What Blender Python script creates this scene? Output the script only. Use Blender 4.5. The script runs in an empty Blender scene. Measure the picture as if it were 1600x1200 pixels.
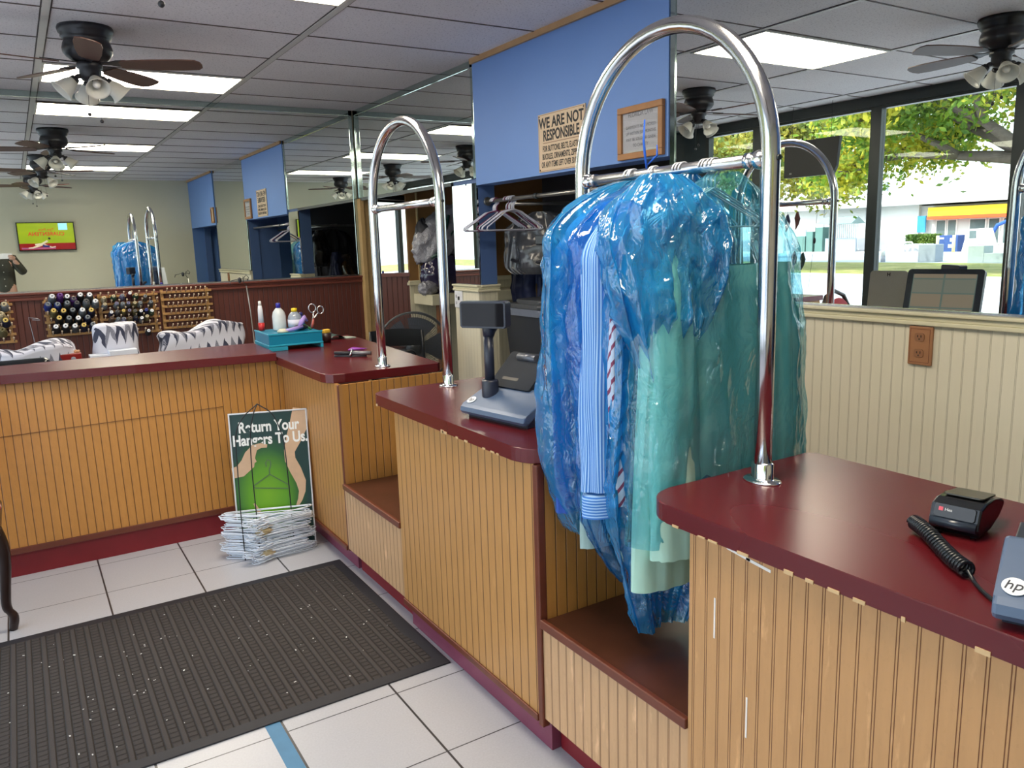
import bpy, bmesh, math, random
from mathutils import Vector, Matrix, noise
S = bpy.context.scene
COL = S.collection
PI = math.pi
RND = random.Random(7)
# ------------------------------------------------ camera
YAW, PITCH, ROLL, FPX = 0.55559, 0.18038, -0.03116, 1229.54
CH, HC = 1.4872, 2.6237            # camera height, ceiling height
fw = Vector((math.sin(YAW)*math.cos(PITCH), math.cos(YAW)*math.cos(PITCH), -math.sin(PITCH)))
rr = Vector((math.cos(YAW), -math.sin(YAW), 0)); uu = rr.cross(fw)
r2 = math.cos(ROLL)*rr + math.sin(ROLL)*uu
u2 = -math.sin(ROLL)*rr + math.cos(ROLL)*uu
cd = bpy.data.cameras.new('camera'); cam = bpy.data.objects.new('camera', cd); COL.objects.link(cam)
cd.sensor_fit = 'HORIZONTAL'; cd.sensor_width = 36; cd.lens = FPX/1600*36
cd.clip_start = 0.02; cd.clip_end = 400
mw = Matrix((r2, u2, -fw)).transposed().to_4x4(); mw.translation = (0, 0, CH)
cam.matrix_world = mw
S.camera = cam
# ------------------------------------------------ colour management, world, sun
S.view_settings.view_transform = 'Standard'; S.view_settings.look = 'None'
S.view_settings.exposure = 0.60; S.view_settings.gamma = 1.0; S.view_settings.use_curve_mapping = False
cy = S.cycles
cy.max_bounces = 14; cy.diffuse_bounces = 5; cy.glossy_bounces = 8; cy.transmission_bounces = 8
cy.transparent_max_bounces = 24; cy.caustics_reflective = False; cy.caustics_refractive = False
cy.sample_clamp_indirect = 6.0; cy.use_denoising = True
W = bpy.data.worlds.new('sky'); S.world = W; W.use_nodes = True
nt = W.node_tree; bg = nt.nodes['Background']
sk = nt.nodes.new('ShaderNodeTexSky'); sk.sky_type = 'NISHITA'
sk.sun_disc = False; sk.sun_elevation = math.radians(48); sk.sun_rotation = math.radians(75)
sk.air_density = 1.0; sk.dust_density = 3.0; sk.ozone_density = 1.0
mxs = nt.nodes.new('ShaderNodeMix'); mxs.data_type = 'RGBA'; mxs.inputs[0].default_value = 0.55
nt.links.new(sk.outputs[0], mxs.inputs[6]); mxs.inputs[7].default_value = (4.6, 4.8, 5.1, 1)   # bright hazy cloud cover
nt.links.new(mxs.outputs[2], bg.inputs[0]); bg.inputs[1].default_value = 0.52
sd = bpy.data.lights.new('sun', 'SUN'); so = bpy.data.objects.new('sun', sd); COL.objects.link(so)
sd.energy = 5.0; sd.angle = math.radians(1.0); sd.color = (1, 0.95, 0.86)
so.rotation_euler = Vector((-0.62, -0.25, -0.78)).to_track_quat('-Z', 'Y').to_euler()
so.location = (20, 0, 30)

# ------------------------------------------------ node helpers
MATS = {}
def newmat(name):
    m = bpy.data.materials.new(name); m.use_nodes = True
    t = m.node_tree; b = t.nodes['Principled BSDF']
    return m, t, b
def N(t, typ, **kw):
    n = t.nodes.new(typ)
    for k, v in kw.items(): setattr(n, k, v)
    return n
def L(t, a, b): t.links.new(a, b)
def rgb(c): return (c[0], c[1], c[2], 1)
def math_(t, op, a, b=None, c=None):
    n = N(t, 'ShaderNodeMath', operation=op)
    for i, v in enumerate((a, b, c)):
        if v is None: continue
        if isinstance(v, (int, float)): n.inputs[i].default_value = v
        else: L(t, v, n.inputs[i])
    return n.outputs[0]
def mixc(t, fac, a, b, mode='MIX'):
    n = N(t, 'ShaderNodeMix', data_type='RGBA', blend_type=mode)
    for i, v in ((0, fac), (6, a), (7, b)):
        if isinstance(v, (int, float)): n.inputs[i].default_value = v
        elif isinstance(v, tuple): n.inputs[i].default_value = rgb(v)
        else: L(t, v, n.inputs[i])
    return n.outputs[2]
def noise_(t, vec, scale, detail=3, rough=.55):
    n = N(t, 'ShaderNodeTexNoise'); n.inputs['Scale'].default_value = scale
    n.inputs['Detail'].default_value = detail; n.inputs['Roughness'].default_value = rough
    if vec is not None: L(t, vec, n.inputs['Vector'])
    return n.outputs['Fac']
def pos(t, scale=(1, 1, 1)):
    g = N(t, 'ShaderNodeNewGeometry'); mp = N(t, 'ShaderNodeMapping')
    mp.inputs['Scale'].default_value = scale; L(t, g.outputs['Position'], mp.inputs[0]); return mp.outputs[0]
def objc(t, scale=(1, 1, 1)):
    g = N(t, 'ShaderNodeTexCoord'); mp = N(t, 'ShaderNodeMapping')
    mp.inputs['Scale'].default_value = scale; L(t, g.outputs['Object'], mp.inputs[0]); return mp.outputs[0]
def ramp(t, fac, stops):
    n = N(t, 'ShaderNodeValToRGB'); e = n.color_ramp.elements
    while len(e) < len(stops): e.new(0.5)
    for i, (p, c) in enumerate(stops):
        e[i].position = p; e[i].color = rgb(c) if len(c) == 3 else c
    L(t, fac, n.inputs[0]); return n.outputs[0]
def bump(t, b, h, strength=.3, dist=.01):
    n = N(t, 'ShaderNodeBump'); n.inputs['Strength'].default_value = strength; n.inputs['Distance'].default_value = dist
    L(t, h, n.inputs['Height']); L(t, n.outputs[0], b.inputs['Normal'])
def mat(name, color, rough=.5, metal=0., var=.12, vs=30., coat=0., spec=.5):
    """plain surface with a little procedural variation"""
    if name in MATS: return MATS[name]
    m, t, b = newmat(name)
    f = noise_(t, objc(t), vs)
    d = tuple(max(0, c*(1-var)) for c in color); l = tuple(min(1, c*(1+var)) for c in color)
    L(t, mixc(t, f, d, l), b.inputs['Base Color'])
    b.inputs['Roughness'].default_value = rough; b.inputs['Metallic'].default_value = metal
    b.inputs['Specular IOR Level'].default_value = spec
    if coat: b.inputs['Coat Weight'].default_value = coat; b.inputs['Coat Roughness'].default_value = .08
    MATS[name] = m; return m
def emit(name, color, strength):
    if name in MATS: return MATS[name]
    m, t, b = newmat(name)
    b.inputs['Base Color'].default_value = rgb(color); b.inputs['Emission Color'].default_value = rgb(color)
    b.inputs['Emission Strength'].default_value = strength
    MATS[name] = m; return m
def beadboard(name, ax, color, groove, period, off=0., double=.0, rough=.45, grain=.22, worn=0., gw=None):
    """vertical grooved board; ax = world axis along which the grooves repeat"""
    if name in MATS: return MATS[name]
    m, t, b = newmat(name)
    g = N(t, 'ShaderNodeNewGeometry'); sp = N(t, 'ShaderNodeSeparateXYZ'); L(t, g.outputs['Position'], sp.inputs[0])
    c = sp.outputs[ax]
    p = math_(t, 'FRACT', math_(t, 'DIVIDE', math_(t, 'ADD', c, off+100*period), period))
    d = math_(t, 'ABSOLUTE', math_(t, 'SUBTRACT', p, .5))
    if double: d = math_(t, 'ABSOLUTE', math_(t, 'SUBTRACT', d, double))
    w = gw or (.034 if double else .075)
    line = math_(t, 'SMOOTH_MIN', math_(t, 'DIVIDE', d, w), 1.0, .2)
    line = N(t, 'ShaderNodeMapRange'); line.inputs[1].default_value = 0; line.inputs[2].default_value = w
    L(t, d, line.inputs[0]); ln = line.outputs[0]
    gr = noise_(t, pos(t, (14, 14, 1.6)), 4, 6, .6)
    gr2 = noise_(t, pos(t, (1, 1, .6)), 2.2, 3)
    dk = tuple(x*(1-grain) for x in color); lt = tuple(min(1, x*(1+grain)) for x in color)
    col = mixc(t, gr, dk, lt); col = mixc(t, math_(t, 'MULTIPLY', gr2, .35), col, tuple(x*.72 for x in color))
    if worn:
        wn = noise_(t, pos(t, (6, 6, 1.5)), 5, 5)
        wf = N(t, 'ShaderNodeMapRange'); wf.inputs[1].default_value = .62; wf.inputs[2].default_value = .75; L(t, wn, wf.inputs[0])
        col = mixc(t, math_(t, 'MULTIPLY', wf.outputs[0], worn), col, tuple(min(1, x*1.5+.05) for x in color))
    fl = noise_(t, pos(t, (9, 9, 5)), 9, 4, .7); col = mixc(t, math_(t, 'MULTIPLY', math_(t, 'GREATER_THAN', fl, .60), grain*.9), col, tuple(x*.72 for x in color))
    col = mixc(t, ln, groove, col)
    L(t, col, b.inputs['Base Color']); b.inputs['Roughness'].default_value = rough
    bump(t, b, ln, .6, .005)
    MATS[name] = m; return m

# ------------------------------------------------ mesh helpers
def basis(o):
    m = Matrix.Identity(4)
    while o is not None:
        m = o.matrix_basis @ m; o = o.parent
    return m
class MB:
    def __init__(s): s.bm = bmesh.new()
    def box(s, x0, x1, y0, y1, z0, z1, bev=0., seg=2):
        vs = [s.bm.verts.new((x, y, z)) for x in (x0, x1) for y in (y0, y1) for z in (z0, z1)]
        fs = [(0, 1, 3, 2), (4, 6, 7, 5), (0, 4, 5, 1), (2, 3, 7, 6), (0, 2, 6, 4), (1, 5, 7, 3)]
        fc = [s.bm.faces.new([vs[i] for i in f]) for f in fs]
        if bev:
            ed = list({e for f in fc for e in f.edges})
            bmesh.ops.bevel(s.bm, geom=ed, offset=bev, segments=seg, profile=.5, affect='EDGES')
        return s
    def obox(s, c, size, rot, bev=0.):
        """box centred at c, rot = Matrix 3x3 or euler z angle"""
        n0 = len(s.bm.verts)
        if isinstance(rot, (int, float)): rot = Matrix.Rotation(rot, 3, 'Z')
        t = MB(); t.box(-size[0]/2, size[0]/2, -size[1]/2, size[1]/2, -size[2]/2, size[2]/2, bev)
        return s.merge(t, Matrix.Translation(Vector(c)) @ rot.to_4x4())
    def merge(s, o, m=Matrix.Identity(4)):
        mp = {}
        for v in o.bm.verts: mp[v] = s.bm.verts.new(m @ v.co)
        for f in o.bm.faces:
            try:
                nf = s.bm.faces.new([mp[v] for v in f.verts]); nf.smooth = f.smooth; nf.material_index = f.material_index
            except ValueError: pass
        return s
    def tube(s, pts, r, seg=8, cap=True, closed=False, smooth=True):
        pts = [Vector(p) for p in pts]; n = len(pts)
        rs = r if isinstance(r, (list, tuple)) else [r]*n
        rings = []; nrm = None
        for i, p in enumerate(pts):
            a = pts[(i-1) % n] if (closed or i > 0) else p; b = pts[(i+1) % n] if (closed or i < n-1) else p
            d = (b-a).normalized()
            if nrm is None:
                nrm = d.cross(Vector((0, 0, 1)) if abs(d.z) < .9 else Vector((1, 0, 0))).normalized()
            else:
                nrm = (nrm - d*nrm.dot(d)).normalized()
            bn = d.cross(nrm)
            rings.append([s.bm.verts.new(p + rs[i]*(math.cos(2*PI*k/seg)*nrm + math.sin(2*PI*k/seg)*bn)) for k in range(seg)])
        m = n if closed else n-1
        for i in range(m):
            A, B = rings[i], rings[(i+1) % n]
            for k in range(seg):
                f = s.bm.faces.new((A[k], A[(k+1) % seg], B[(k+1) % seg], B[k])); f.smooth = smooth
        if cap and not closed:
            s.bm.faces.new(rings[0][::-1]); s.bm.faces.new(rings[-1])
        return s
    def lathe(s, prof, c=(0, 0, 0), seg=24, m=None, smooth=True, cap=True):
        """prof: list of (r, z)"""
        m = m or Matrix.Identity(4); c = Vector(c); rings = []
        for r, z in prof:
            rings.append([s.bm.verts.new(m @ (Vector((r*math.cos(2*PI*k/seg), r*math.sin(2*PI*k/seg), z)))+c) for k in range(seg)])
        for A, B in zip(rings, rings[1:]):
            for k in range(seg):
                f = s.bm.faces.new((A[k], A[(k+1) % seg], B[(k+1) % seg], B[k])); f.smooth = smooth
        if cap:
            if prof[0][0] > 1e-5: s.bm.faces.new(rings[0][::-1])
            if prof[-1][0] > 1e-5: s.bm.faces.new(rings[-1])
        return s
    def prism(s, poly, z0, z1, bev=0., m=None):
        """poly: list of (x,y) extruded in z (m maps afterwards)"""
        t = bmesh.new()
        a = [t.verts.new((x, y, z0)) for x, y in poly]; b = [t.verts.new((x, y, z1)) for x, y in poly]
        n = len(poly); t.faces.new(a[::-1]); t.faces.new(b)
        for i in range(n): t.faces.new((a[i], a[(i+1) % n], b[(i+1) % n], b[i]))
        if bev:
            ed = [e for e in t.edges if abs(e.verts[0].co.z-e.verts[1].co.z) < 1e-6]
            bmesh.ops.bevel(t, geom=ed, offset=bev, segments=2, profile=.5, affect='EDGES')
        o = MB.__new__(MB); o.bm = t
        return s.merge(o, m or Matrix.Identity(4))
    def quad(s, *p):
        s.bm.faces.new([s.bm.verts.new(Vector(q)) for q in p]); return s
    def grid(s, fn, nu, nv, smooth=True, close_u=False):
        """fn(u,v) -> point, u,v in 0..1"""
        R = [[s.bm.verts.new(fn(i/nu, j/nv)) for j in range(nv+1)] for i in range(nu if close_u else nu+1)]
        for i in range(nu):
            A = R[i]; B = R[(i+1) % len(R)] if close_u else R[i+1]
            for j in range(nv):
                f = s.bm.faces.new((A[j], B[j], B[j+1], A[j+1])); f.smooth = smooth
        return s
    def ball(s, c, r, sc=(1, 1, 1), seg=14):
        prof = [(r*math.sin(PI*i/seg)+1e-6, -r*math.cos(PI*i/seg)) for i in range(seg+1)]
        return s.lathe(prof, c, seg+4, Matrix.Diagonal((sc[0], sc[1], sc[2], 1)), cap=False)
    def build(s, name, material, parent=None, world=True, origin=None, smooth=None):
        """world=True: vertices are given in world space and moved into the parent's space"""
        bmesh.ops.recalc_face_normals(s.bm, faces=s.bm.faces)
        if parent is not None and world:
            s.bm.transform(basis(parent).inverted())
        me = bpy.data.meshes.new(name)
        if parent is None:
            if origin is None:
                xs = [v.co for v in s.bm.verts]
                if xs: origin = (sum(v.x for v in xs)/len(xs), sum(v.y for v in xs)/len(xs), min(v.z for v in xs))
                else: origin = (0, 0, 0)
            s.bm.transform(Matrix.Translation(-Vector(origin)))
        if smooth is not None:
            for f in s.bm.faces: f.smooth = smooth
        s.bm.to_mesh(me); s.bm.free()
        for mm in (material if isinstance(material, (list, tuple)) else [material]): me.materials.append(mm)
        o = bpy.data.objects.new(name, me); COL.objects.link(o)
        if parent is not None: o.parent = parent
        else: o.location = origin
        return o
def thing(name, label, cat, loc=(0, 0, 0), rotz=0., group=None):
    o = bpy.data.objects.new(name, None); o.empty_display_size = .05; COL.objects.link(o)
    o.location = loc; o.rotation_euler = (0, 0, rotz); o['label'] = label; o['category'] = cat
    if group: o['group'] = group
    return o
def tag(o, label, cat, group=None, kind=None):
    o['label'] = label; o['category'] = cat
    if group: o['group'] = group
    if kind: o['kind'] = kind
    return o
def struct(name, mb, m):
    o = mb.build(name, m); o['kind'] = 'structure'; return o
def dup(root, loc=None, rot=None, label=None, group=None):
    r = root.copy(); COL.objects.link(r)
    if loc is not None: r.location = loc
    if rot is not None: r.rotation_euler = rot
    if label: r['label'] = label
    if group: r['group'] = group
    for ch in list(root.children):
        c = ch.copy(); COL.objects.link(c); c.parent = r
        for g in ch.children:
            d = g.copy(); COL.objects.link(d); d.parent = c
    return r
def text(name, body, size, m, parent, mtx, extrude=.0004, align='CENTER', bold=0., sx=1., spacing=1.):
    cu = bpy.data.curves.new(name, 'FONT'); cu.body = body; cu.size = size; cu.align_x = align; cu.align_y = 'CENTER'
    cu.extrude = extrude; cu.offset = bold; cu.space_line = spacing
    tmp = bpy.data.objects.new(name, cu); COL.objects.link(tmp)
    dg = bpy.context.evaluated_depsgraph_get(); dg.update()
    me = bpy.data.meshes.new_from_object(tmp.evaluated_get(dg))
    bpy.data.objects.remove(tmp); bpy.data.curves.remove(cu)
    me.transform(mtx @ Matrix.Diagonal((sx, 1, 1, 1)))
    if parent is not None: me.transform(basis(parent).inverted())
    me.materials.clear(); me.materials.append(m)
    o = bpy.data.objects.new(name, me); COL.objects.link(o); o.parent = parent
    return o
def frame(o, x, y):
    """matrix with origin o, local x and y axes along x and y (z = normal)"""
    x = Vector(x).normalized(); y = Vector(y); z = x.cross(y).normalized(); y = z.cross(x)
    return Matrix.Translation(Vector(o)) @ Matrix((x, y, z)).transposed().to_4x4()
# ------------------------------------------------ shared materials
XR, YB, YR, XWN = 2.63, 6.70, -0.85, -1.25
def mk_mirror():
    m, t, b = newmat('mirror_glass')
    b.inputs['Base Color'].default_value = (.80, .86, .83, 1); b.inputs['Metallic'].default_value = 1; b.inputs['Roughness'].default_value = 0
    f = noise_(t, pos(t), 60, 2); L(t, mixc(t, f, (.86, .91, .88), (.87, .92, .89)), b.inputs['Base Color'])
    return m
MIR = mk_mirror()
BEV = mat('bevelled_mirror_edge', (.50, .62, .60), .08, 1., .06)
CHROME = mat('chrome', (.78, .78, .80), .10, 1., .05)
STEEL = mat('brushed_steel', (.66, .66, .67), .24, 1., .08, 60)
def mk_tile():
    m, t, b = newmat('floor_tile')
    g = N(t, 'ShaderNodeNewGeometry'); sp = N(t, 'ShaderNodeSeparateXYZ'); L(t, g.outputs['Position'], sp.inputs[0])
    T = .3707
    def ln(c, off, w):
        p = math_(t, 'FRACT', math_(t, 'DIVIDE', math_(t, 'ADD', c, 40*T-off), T))
        d = math_(t, 'SUBTRACT', .5, math_(t, 'ABSOLUTE', math_(t, 'SUBTRACT', p, .5)))
        return math_(t, 'GREATER_THAN', math_(t, 'MULTIPLY', d, T), w)
    a = math_(t, 'MULTIPLY', ln(sp.outputs[0], -.1922, .0036), ln(sp.outputs[1], 4.1326, .0022))
    sp1 = noise_(t, pos(t), 160, 2); n2 = noise_(t, pos(t), 3, 3)
    col = mixc(t, sp1, (.37, .38, .43), (.50, .51, .56)); col = mixc(t, math_(t, 'MULTIPLY', n2, .4), col, (.52, .50, .49))
    col = mixc(t, a, (.035, .035, .04), col)
    L(t, col, b.inputs['Base Color']); b.inputs['Roughness'].default_value = .28
    b.inputs['Specular IOR Level'].default_value = .4
    bump(t, b, a, .4, .003)
    return m
def mk_ceil():
    m, t, b = newmat('ceiling_tile')
    v = noise_(t, pos(t), 90, 4, .7); mr = N(t, 'ShaderNodeMapRange'); mr.inputs[1].default_value = .34; mr.inputs[2].default_value = .44
    L(t, v, mr.inputs[0])
    v2 = noise_(t, pos(t), 1.5, 3)
    col = mixc(t, v2, (.70, .68, .71), (.84, .82, .84)); col = mixc(t, mr.outputs[0], (.45, .43, .46), col)
    L(t, col, b.inputs['Base Color']); b.inputs['Roughness'].default_value = .9
    bump(t, b, mr.outputs[0], .4, .004)
    return m
TAN = mat('tan_wall_paint', (.62, .60, .46), .7, 0, .05, 2)
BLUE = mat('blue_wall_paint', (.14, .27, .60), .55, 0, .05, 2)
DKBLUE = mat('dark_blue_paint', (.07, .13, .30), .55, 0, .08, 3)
DARK = mat('dark_storage_paint', (.03, .03, .035), .8, 0, .2, 5)
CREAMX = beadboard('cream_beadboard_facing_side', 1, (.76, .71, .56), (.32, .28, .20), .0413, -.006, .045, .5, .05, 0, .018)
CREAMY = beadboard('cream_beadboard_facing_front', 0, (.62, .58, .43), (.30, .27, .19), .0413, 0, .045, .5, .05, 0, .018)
CREAM = mat('cream_trim_paint', (.66, .62, .44), .4, 0, .05, 10)
REDB = beadboard('dark_red_beadboard', 0, (.10, .028, .020), (.022, .006, .006), .040, 0, 0, .4, .25)
REDT = mat('dark_red_wood_trim', (.13, .035, .025), .35, 0, .25, 12)
TRIMW = mat('tan_wood_trim', (.42, .25, .12), .5, 0, .15, 12)
POSTW = mat('yellow_pine_post', (.42, .28, .12), .5, 0, .2, 14)
BLACKM = mat('black_window_metal', (.02, .028, .03), .35, .0, .2, 8)
WHITE = mat('white_paint', (.78, .78, .76), .5, 0, .04, 20)
# ------------------------------------------------ floor, ceiling, walls
struct('floor', MB().box(-1.35, 4.6, -.95, 6.95, -.12, 0), mk_tile())
struct('ceiling', MB().box(-1.35, 4.6, -.95, 6.95, HC, HC+.12), mk_ceil())
gm = MB()
for x in (-.943, .276, 1.495): gm.box(x-.017, x+.017, YR, YB, HC-.006, HC+.001)
struct('trim_1', gm, mat('ceiling_grid_main_bar', (.55, .54, .52), .5, 0, .08))
gm = MB()
for k in range(-8, 5):
    y = 3.8444+k*.6096
    if YR < y < YB: gm.box(XWN, XR, y-.005, y+.005, HC-.0035, HC+.001)
struct('trim_2', gm, mat('ceiling_grid_cross_bar', (.10, .075, .07), .6, 0, .2))
gm = MB()
for x in (-.943, .276, 1.495):
    for s in (-.021, .021): gm.box(x+s-.003, x+s+.003, YR, YB, HC-.0025, HC+.001)
struct('trim_3', gm, mat('ceiling_grid_shadow_gap', (.07, .06, .06), .8, 0, .1))
struct('wall_back', MB().box(-1.35, 4.6, YB, YB+.15, 0, HC), TAN)
struct('wall_rear', MB().box(-1.35, 4.6, YR-.1, YR, 0, HC), TAN)
struct('wall_storage', MB().box(4.45, 4.6, YR, YB, 0, HC), DARK)
# right wall in its stretches
struct('wall_right_near', MB().box(XR+.012, 2.76, 1.0, 2.79, 0, HC), CREAM)
struct('wall_right_soffit', MB().box(2.62, 2.76, 2.792, 4.585, 1.848, HC), BLUE)
struct('wall_right_soffit_far', MB().box(2.62, 2.76, YR, .998, 1.848, HC), BLUE)
struct('wall_right_header', MB().box(XR+.012, 2.76, 4.94, YB, 1.885, HC), DARK)
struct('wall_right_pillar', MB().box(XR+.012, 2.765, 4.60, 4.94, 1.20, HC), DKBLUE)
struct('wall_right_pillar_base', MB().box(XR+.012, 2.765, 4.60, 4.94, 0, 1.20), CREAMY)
# wainscots
struct('trim_4', MB().box(XR-.012, XR+.012, 1.0, 2.79, 0, 1.165), CREAMX)
struct('trim_5', MB().box(XR-.012, XR+.012, 4.60, 4.94, 0, 1.16), CREAMX)
def cap_x(y0, y1, z):
    b = MB(); b.box(XR-.028, XR+.012, y0, y1, z-.045, z-.030, .003); b.box(XR-.022, XR+.012, y0, y1, z-.030, z-.012, .003); b.box(XR-.034, XR+.012, y0, y1, z-.012, z, .003)
    return b
struct('trim_6', cap_x(1.0, 2.79, 1.203), CREAM)
b = cap_x(4.585, 4.945, 1.20)
for z0, z1, d in ((1.155, 1.17, .016), (1.17, 1.188, .010), (1.188, 1.2, .022)): b.box(XR+.0, 2.78, 4.60-d, 4.60, z0, z1, .003)
struct('trim_7', b, CREAM)
struct('trim_8', MB().box(XWN, 2.70, YB-.014, YB, 0, 1.165), REDB)
b = MB(); b.box(XWN, 2.70, YB-.03, YB, 1.165, 1.185, .004); b.box(XWN, 2.70, YB-.024, YB, 1.185, 1.205, .004); b.box(XWN, 2.70, YB-.038, YB, 1.205, 1.222, .004)
struct('trim_9', b, REDT)
struct('trim_10', MB().box(XWN, 2.70, YB-.02, YB, 1.222, 1.233), STEEL)
struct('trim_11', MB().box(2.60, 2.618, 2.8, 4.585, HC-.032, HC), TRIMW)
struct('trim_12', MB().box(2.60, 2.618, YR, .998, HC-.032, HC), TRIMW)
b = MB(); b.box(2.615, 2.655, YB-.075, YB-.012, .0, 1.883, .004); b.box(2.655, 2.70, YB-.06, YB-.012, .0, 1.883, .004)
struct('trim_13', b, POSTW)
struct('trim_14', MB().box(XR-.004, XR+.02, 4.95, YB, 1.868, 1.892), BLACKM)
struct('trim_15', MB().box(XR-.012, XR+.010, 1.0, 2.79, 1.203, 1.211), STEEL)
# mirrors
def mirror(label, plane, a0, a1, z0, z1, at, strips, group='wall mirrors'):
    c = (at, (a0+a1)/2, z0) if plane == 'x' else ((a0+a1)/2, at, z0)
    t = thing('wall_mirror', label, 'mirror', c, 0, group)
    def bx(n, u0, u1, w0, w1, m, th):
        b = MB()
        if plane == 'x': b.box(at-th, at+.010, u0, u1, w0, w1, .0015 if th > .001 else 0, 1)
        else: b.box(u0, u1, at-th, at+.010, w0, w1, .0015 if th > .001 else 0, 1)
        b.build(n, m, t)
    bx('mirror_pane', a0, a1, z0, z1, MIR, 0.)
    w = .042
    if 't' in strips: bx('bevelled_edge', a0, a1, z1-w, z1, BEV, .006)
    if 'l' in strips: bx('bevelled_edge', a0, a0+w*.75, z0, z1, BEV, .006)
    if 'r' in strips: bx('bevelled_edge', a1-w*.75, a1, z0, z1, BEV, .006)
    return t
mirror('huge mirror covering the back wall above the dark red wainscot and thread racks', 'y', XWN, 2.615, 1.234, HC-.002, YB-.011, 't r')
t = thing('wall_mirror', 'small angled mirror behind the wooden post, left of the brown plywood wall', 'mirror', (2.85, 6.60, 1.234), 0, 'wall mirrors')
MB().prism([(2.70, 6.687), (2.992, 6.520), (2.992, 6.69)], 1.234, 1.90).build('mirror_pane', MIR, t)
struct('trim_18', MB().prism([(2.70, 6.680), (2.992, 6.512), (2.992, 6.686)], 0, 1.20), REDB)
struct('trim_19', MB().prism([(2.69, 6.665), (2.992, 6.490), (2.992, 6.686)], 1.20, 1.233), REDT)
# blue closet returns seen in the mirrors
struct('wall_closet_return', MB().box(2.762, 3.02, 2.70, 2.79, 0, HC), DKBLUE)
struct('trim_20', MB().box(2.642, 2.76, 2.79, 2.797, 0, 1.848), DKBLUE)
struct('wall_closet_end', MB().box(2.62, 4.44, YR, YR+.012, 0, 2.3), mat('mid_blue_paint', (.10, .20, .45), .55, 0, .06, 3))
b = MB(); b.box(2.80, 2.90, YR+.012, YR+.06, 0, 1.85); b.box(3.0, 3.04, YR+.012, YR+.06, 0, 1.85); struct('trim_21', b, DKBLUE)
mirror('tall mirror near the ceiling above the doorway, between the blue soffit and the room corner', 'x', 4.592, YB-.014, 1.893, HC-.002, XR, 't l r')
mirror('large mirror on the right above the cream wainscot, reflecting the street', 'x', 1.0, 2.788, 1.205, HC-.002, XR, 'r')
mirror('narrow mirror on the pillar above the white switch plate', 'x', 4.602, 4.938, 1.203, 1.865, XR, '')
# partition with plywood seen through the doorway
PLY = mat('brown_plywood', (.25, .13, .045), .6, 0, .25, 6)
struct('wall_partition', MB().box(2.995, 4.45, 6.50, 6.685, 1.16, HC), PLY)
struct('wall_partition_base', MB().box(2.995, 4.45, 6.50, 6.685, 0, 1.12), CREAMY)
b = MB(); b.box(2.975, 4.45, 6.478, 6.69, 1.12, 1.145, .003); b.box(2.985, 4.45, 6.488, 6.69, 1.145, 1.16, .003)
struct('trim_16', b, CREAM)
struct('trim_17', MB().box(3.085, 3.10, 6.488, 6.50, 1.16, 1.93), mat('pale_wood_batten', (.55, .42, .22), .5, 0, .15))
# street windows on the left
GLASS, tg, bg_ = newmat('window_glass')
tg.nodes.remove(bg_)
tr = N(tg, 'ShaderNodeBsdfTransparent'); tr.inputs[0].default_value = (.96, .98, .97, 1)
gl = N(tg, 'ShaderNodeBsdfGlossy'); gl.inputs['Roughness'].default_value = .0
lw = N(tg, 'ShaderNodeLayerWeight'); lw.inputs[0].default_value = .5; fz = math_(tg, 'ADD', .03, math_(tg, 'MULTIPLY', math_(tg, 'POWER', lw.outputs['Facing'], 5), .6))
ms = N(tg, 'ShaderNodeMixShader'); L(tg, fz, ms.inputs[0]); L(tg, tr.outputs[0], ms.inputs[1]); L(tg, gl.outputs[0], ms.inputs[2])
L(tg, ms.outputs[0], tg.nodes['Material Output'].inputs[0])
mull = [YR, .60, 1.88, 3.16, 4.35, 5.66, 6.36]
struct('wall_left', MB().box(-1.35, XWN, 6.36, YB, 0, HC), mat('dark_teal_panel', (.02, .035, .045), .5, 0, .2))
struct('wall_left_header', MB().box(-1.32, XWN+.02, YR, 6.36, 2.535, HC), BLACKM)
for i in range(6):
    a, c = mull[i], mull[i+1]
    f = MB(); f.box(-1.32, XWN, a-.05 if i else a, a+.05, 0, 2.54); f.box(-1.32, XWN, a+.05, c-.05, 0, .09)
    f.box(-1.32, XWN, a+.05, c-.05, 2.51, 2.54)
    if i == 5: f.box(-1.32, XWN, c-.05, c, 0, 2.54)
    o = struct('window_%d' % (i+1), f, BLACKM)
    MB().box(-1.292, -1.286, a+.05, c-.05, .09, 2.51).build('window_glass', GLASS, o)
# portal so the daylight through the panes is sampled well
pl = bpy.data.lights.new('window_portal', 'AREA'); pl.shape = 'RECTANGLE'; pl.size = 7.1; pl.size_y = 2.4
pl.cycles.is_portal = True
po = bpy.data.objects.new('window_portal', pl); COL.objects.link(po); po.location = (-1.36, 2.75, 1.3)
po.rotation_euler = Vector((1, 0, 0)).to_track_quat('-Z', 'Y').to_euler()
po.rotation_euler = Matrix(((0, 0, -1), (1, 0, 0), (0, -1, 0))).to_euler()
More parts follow.
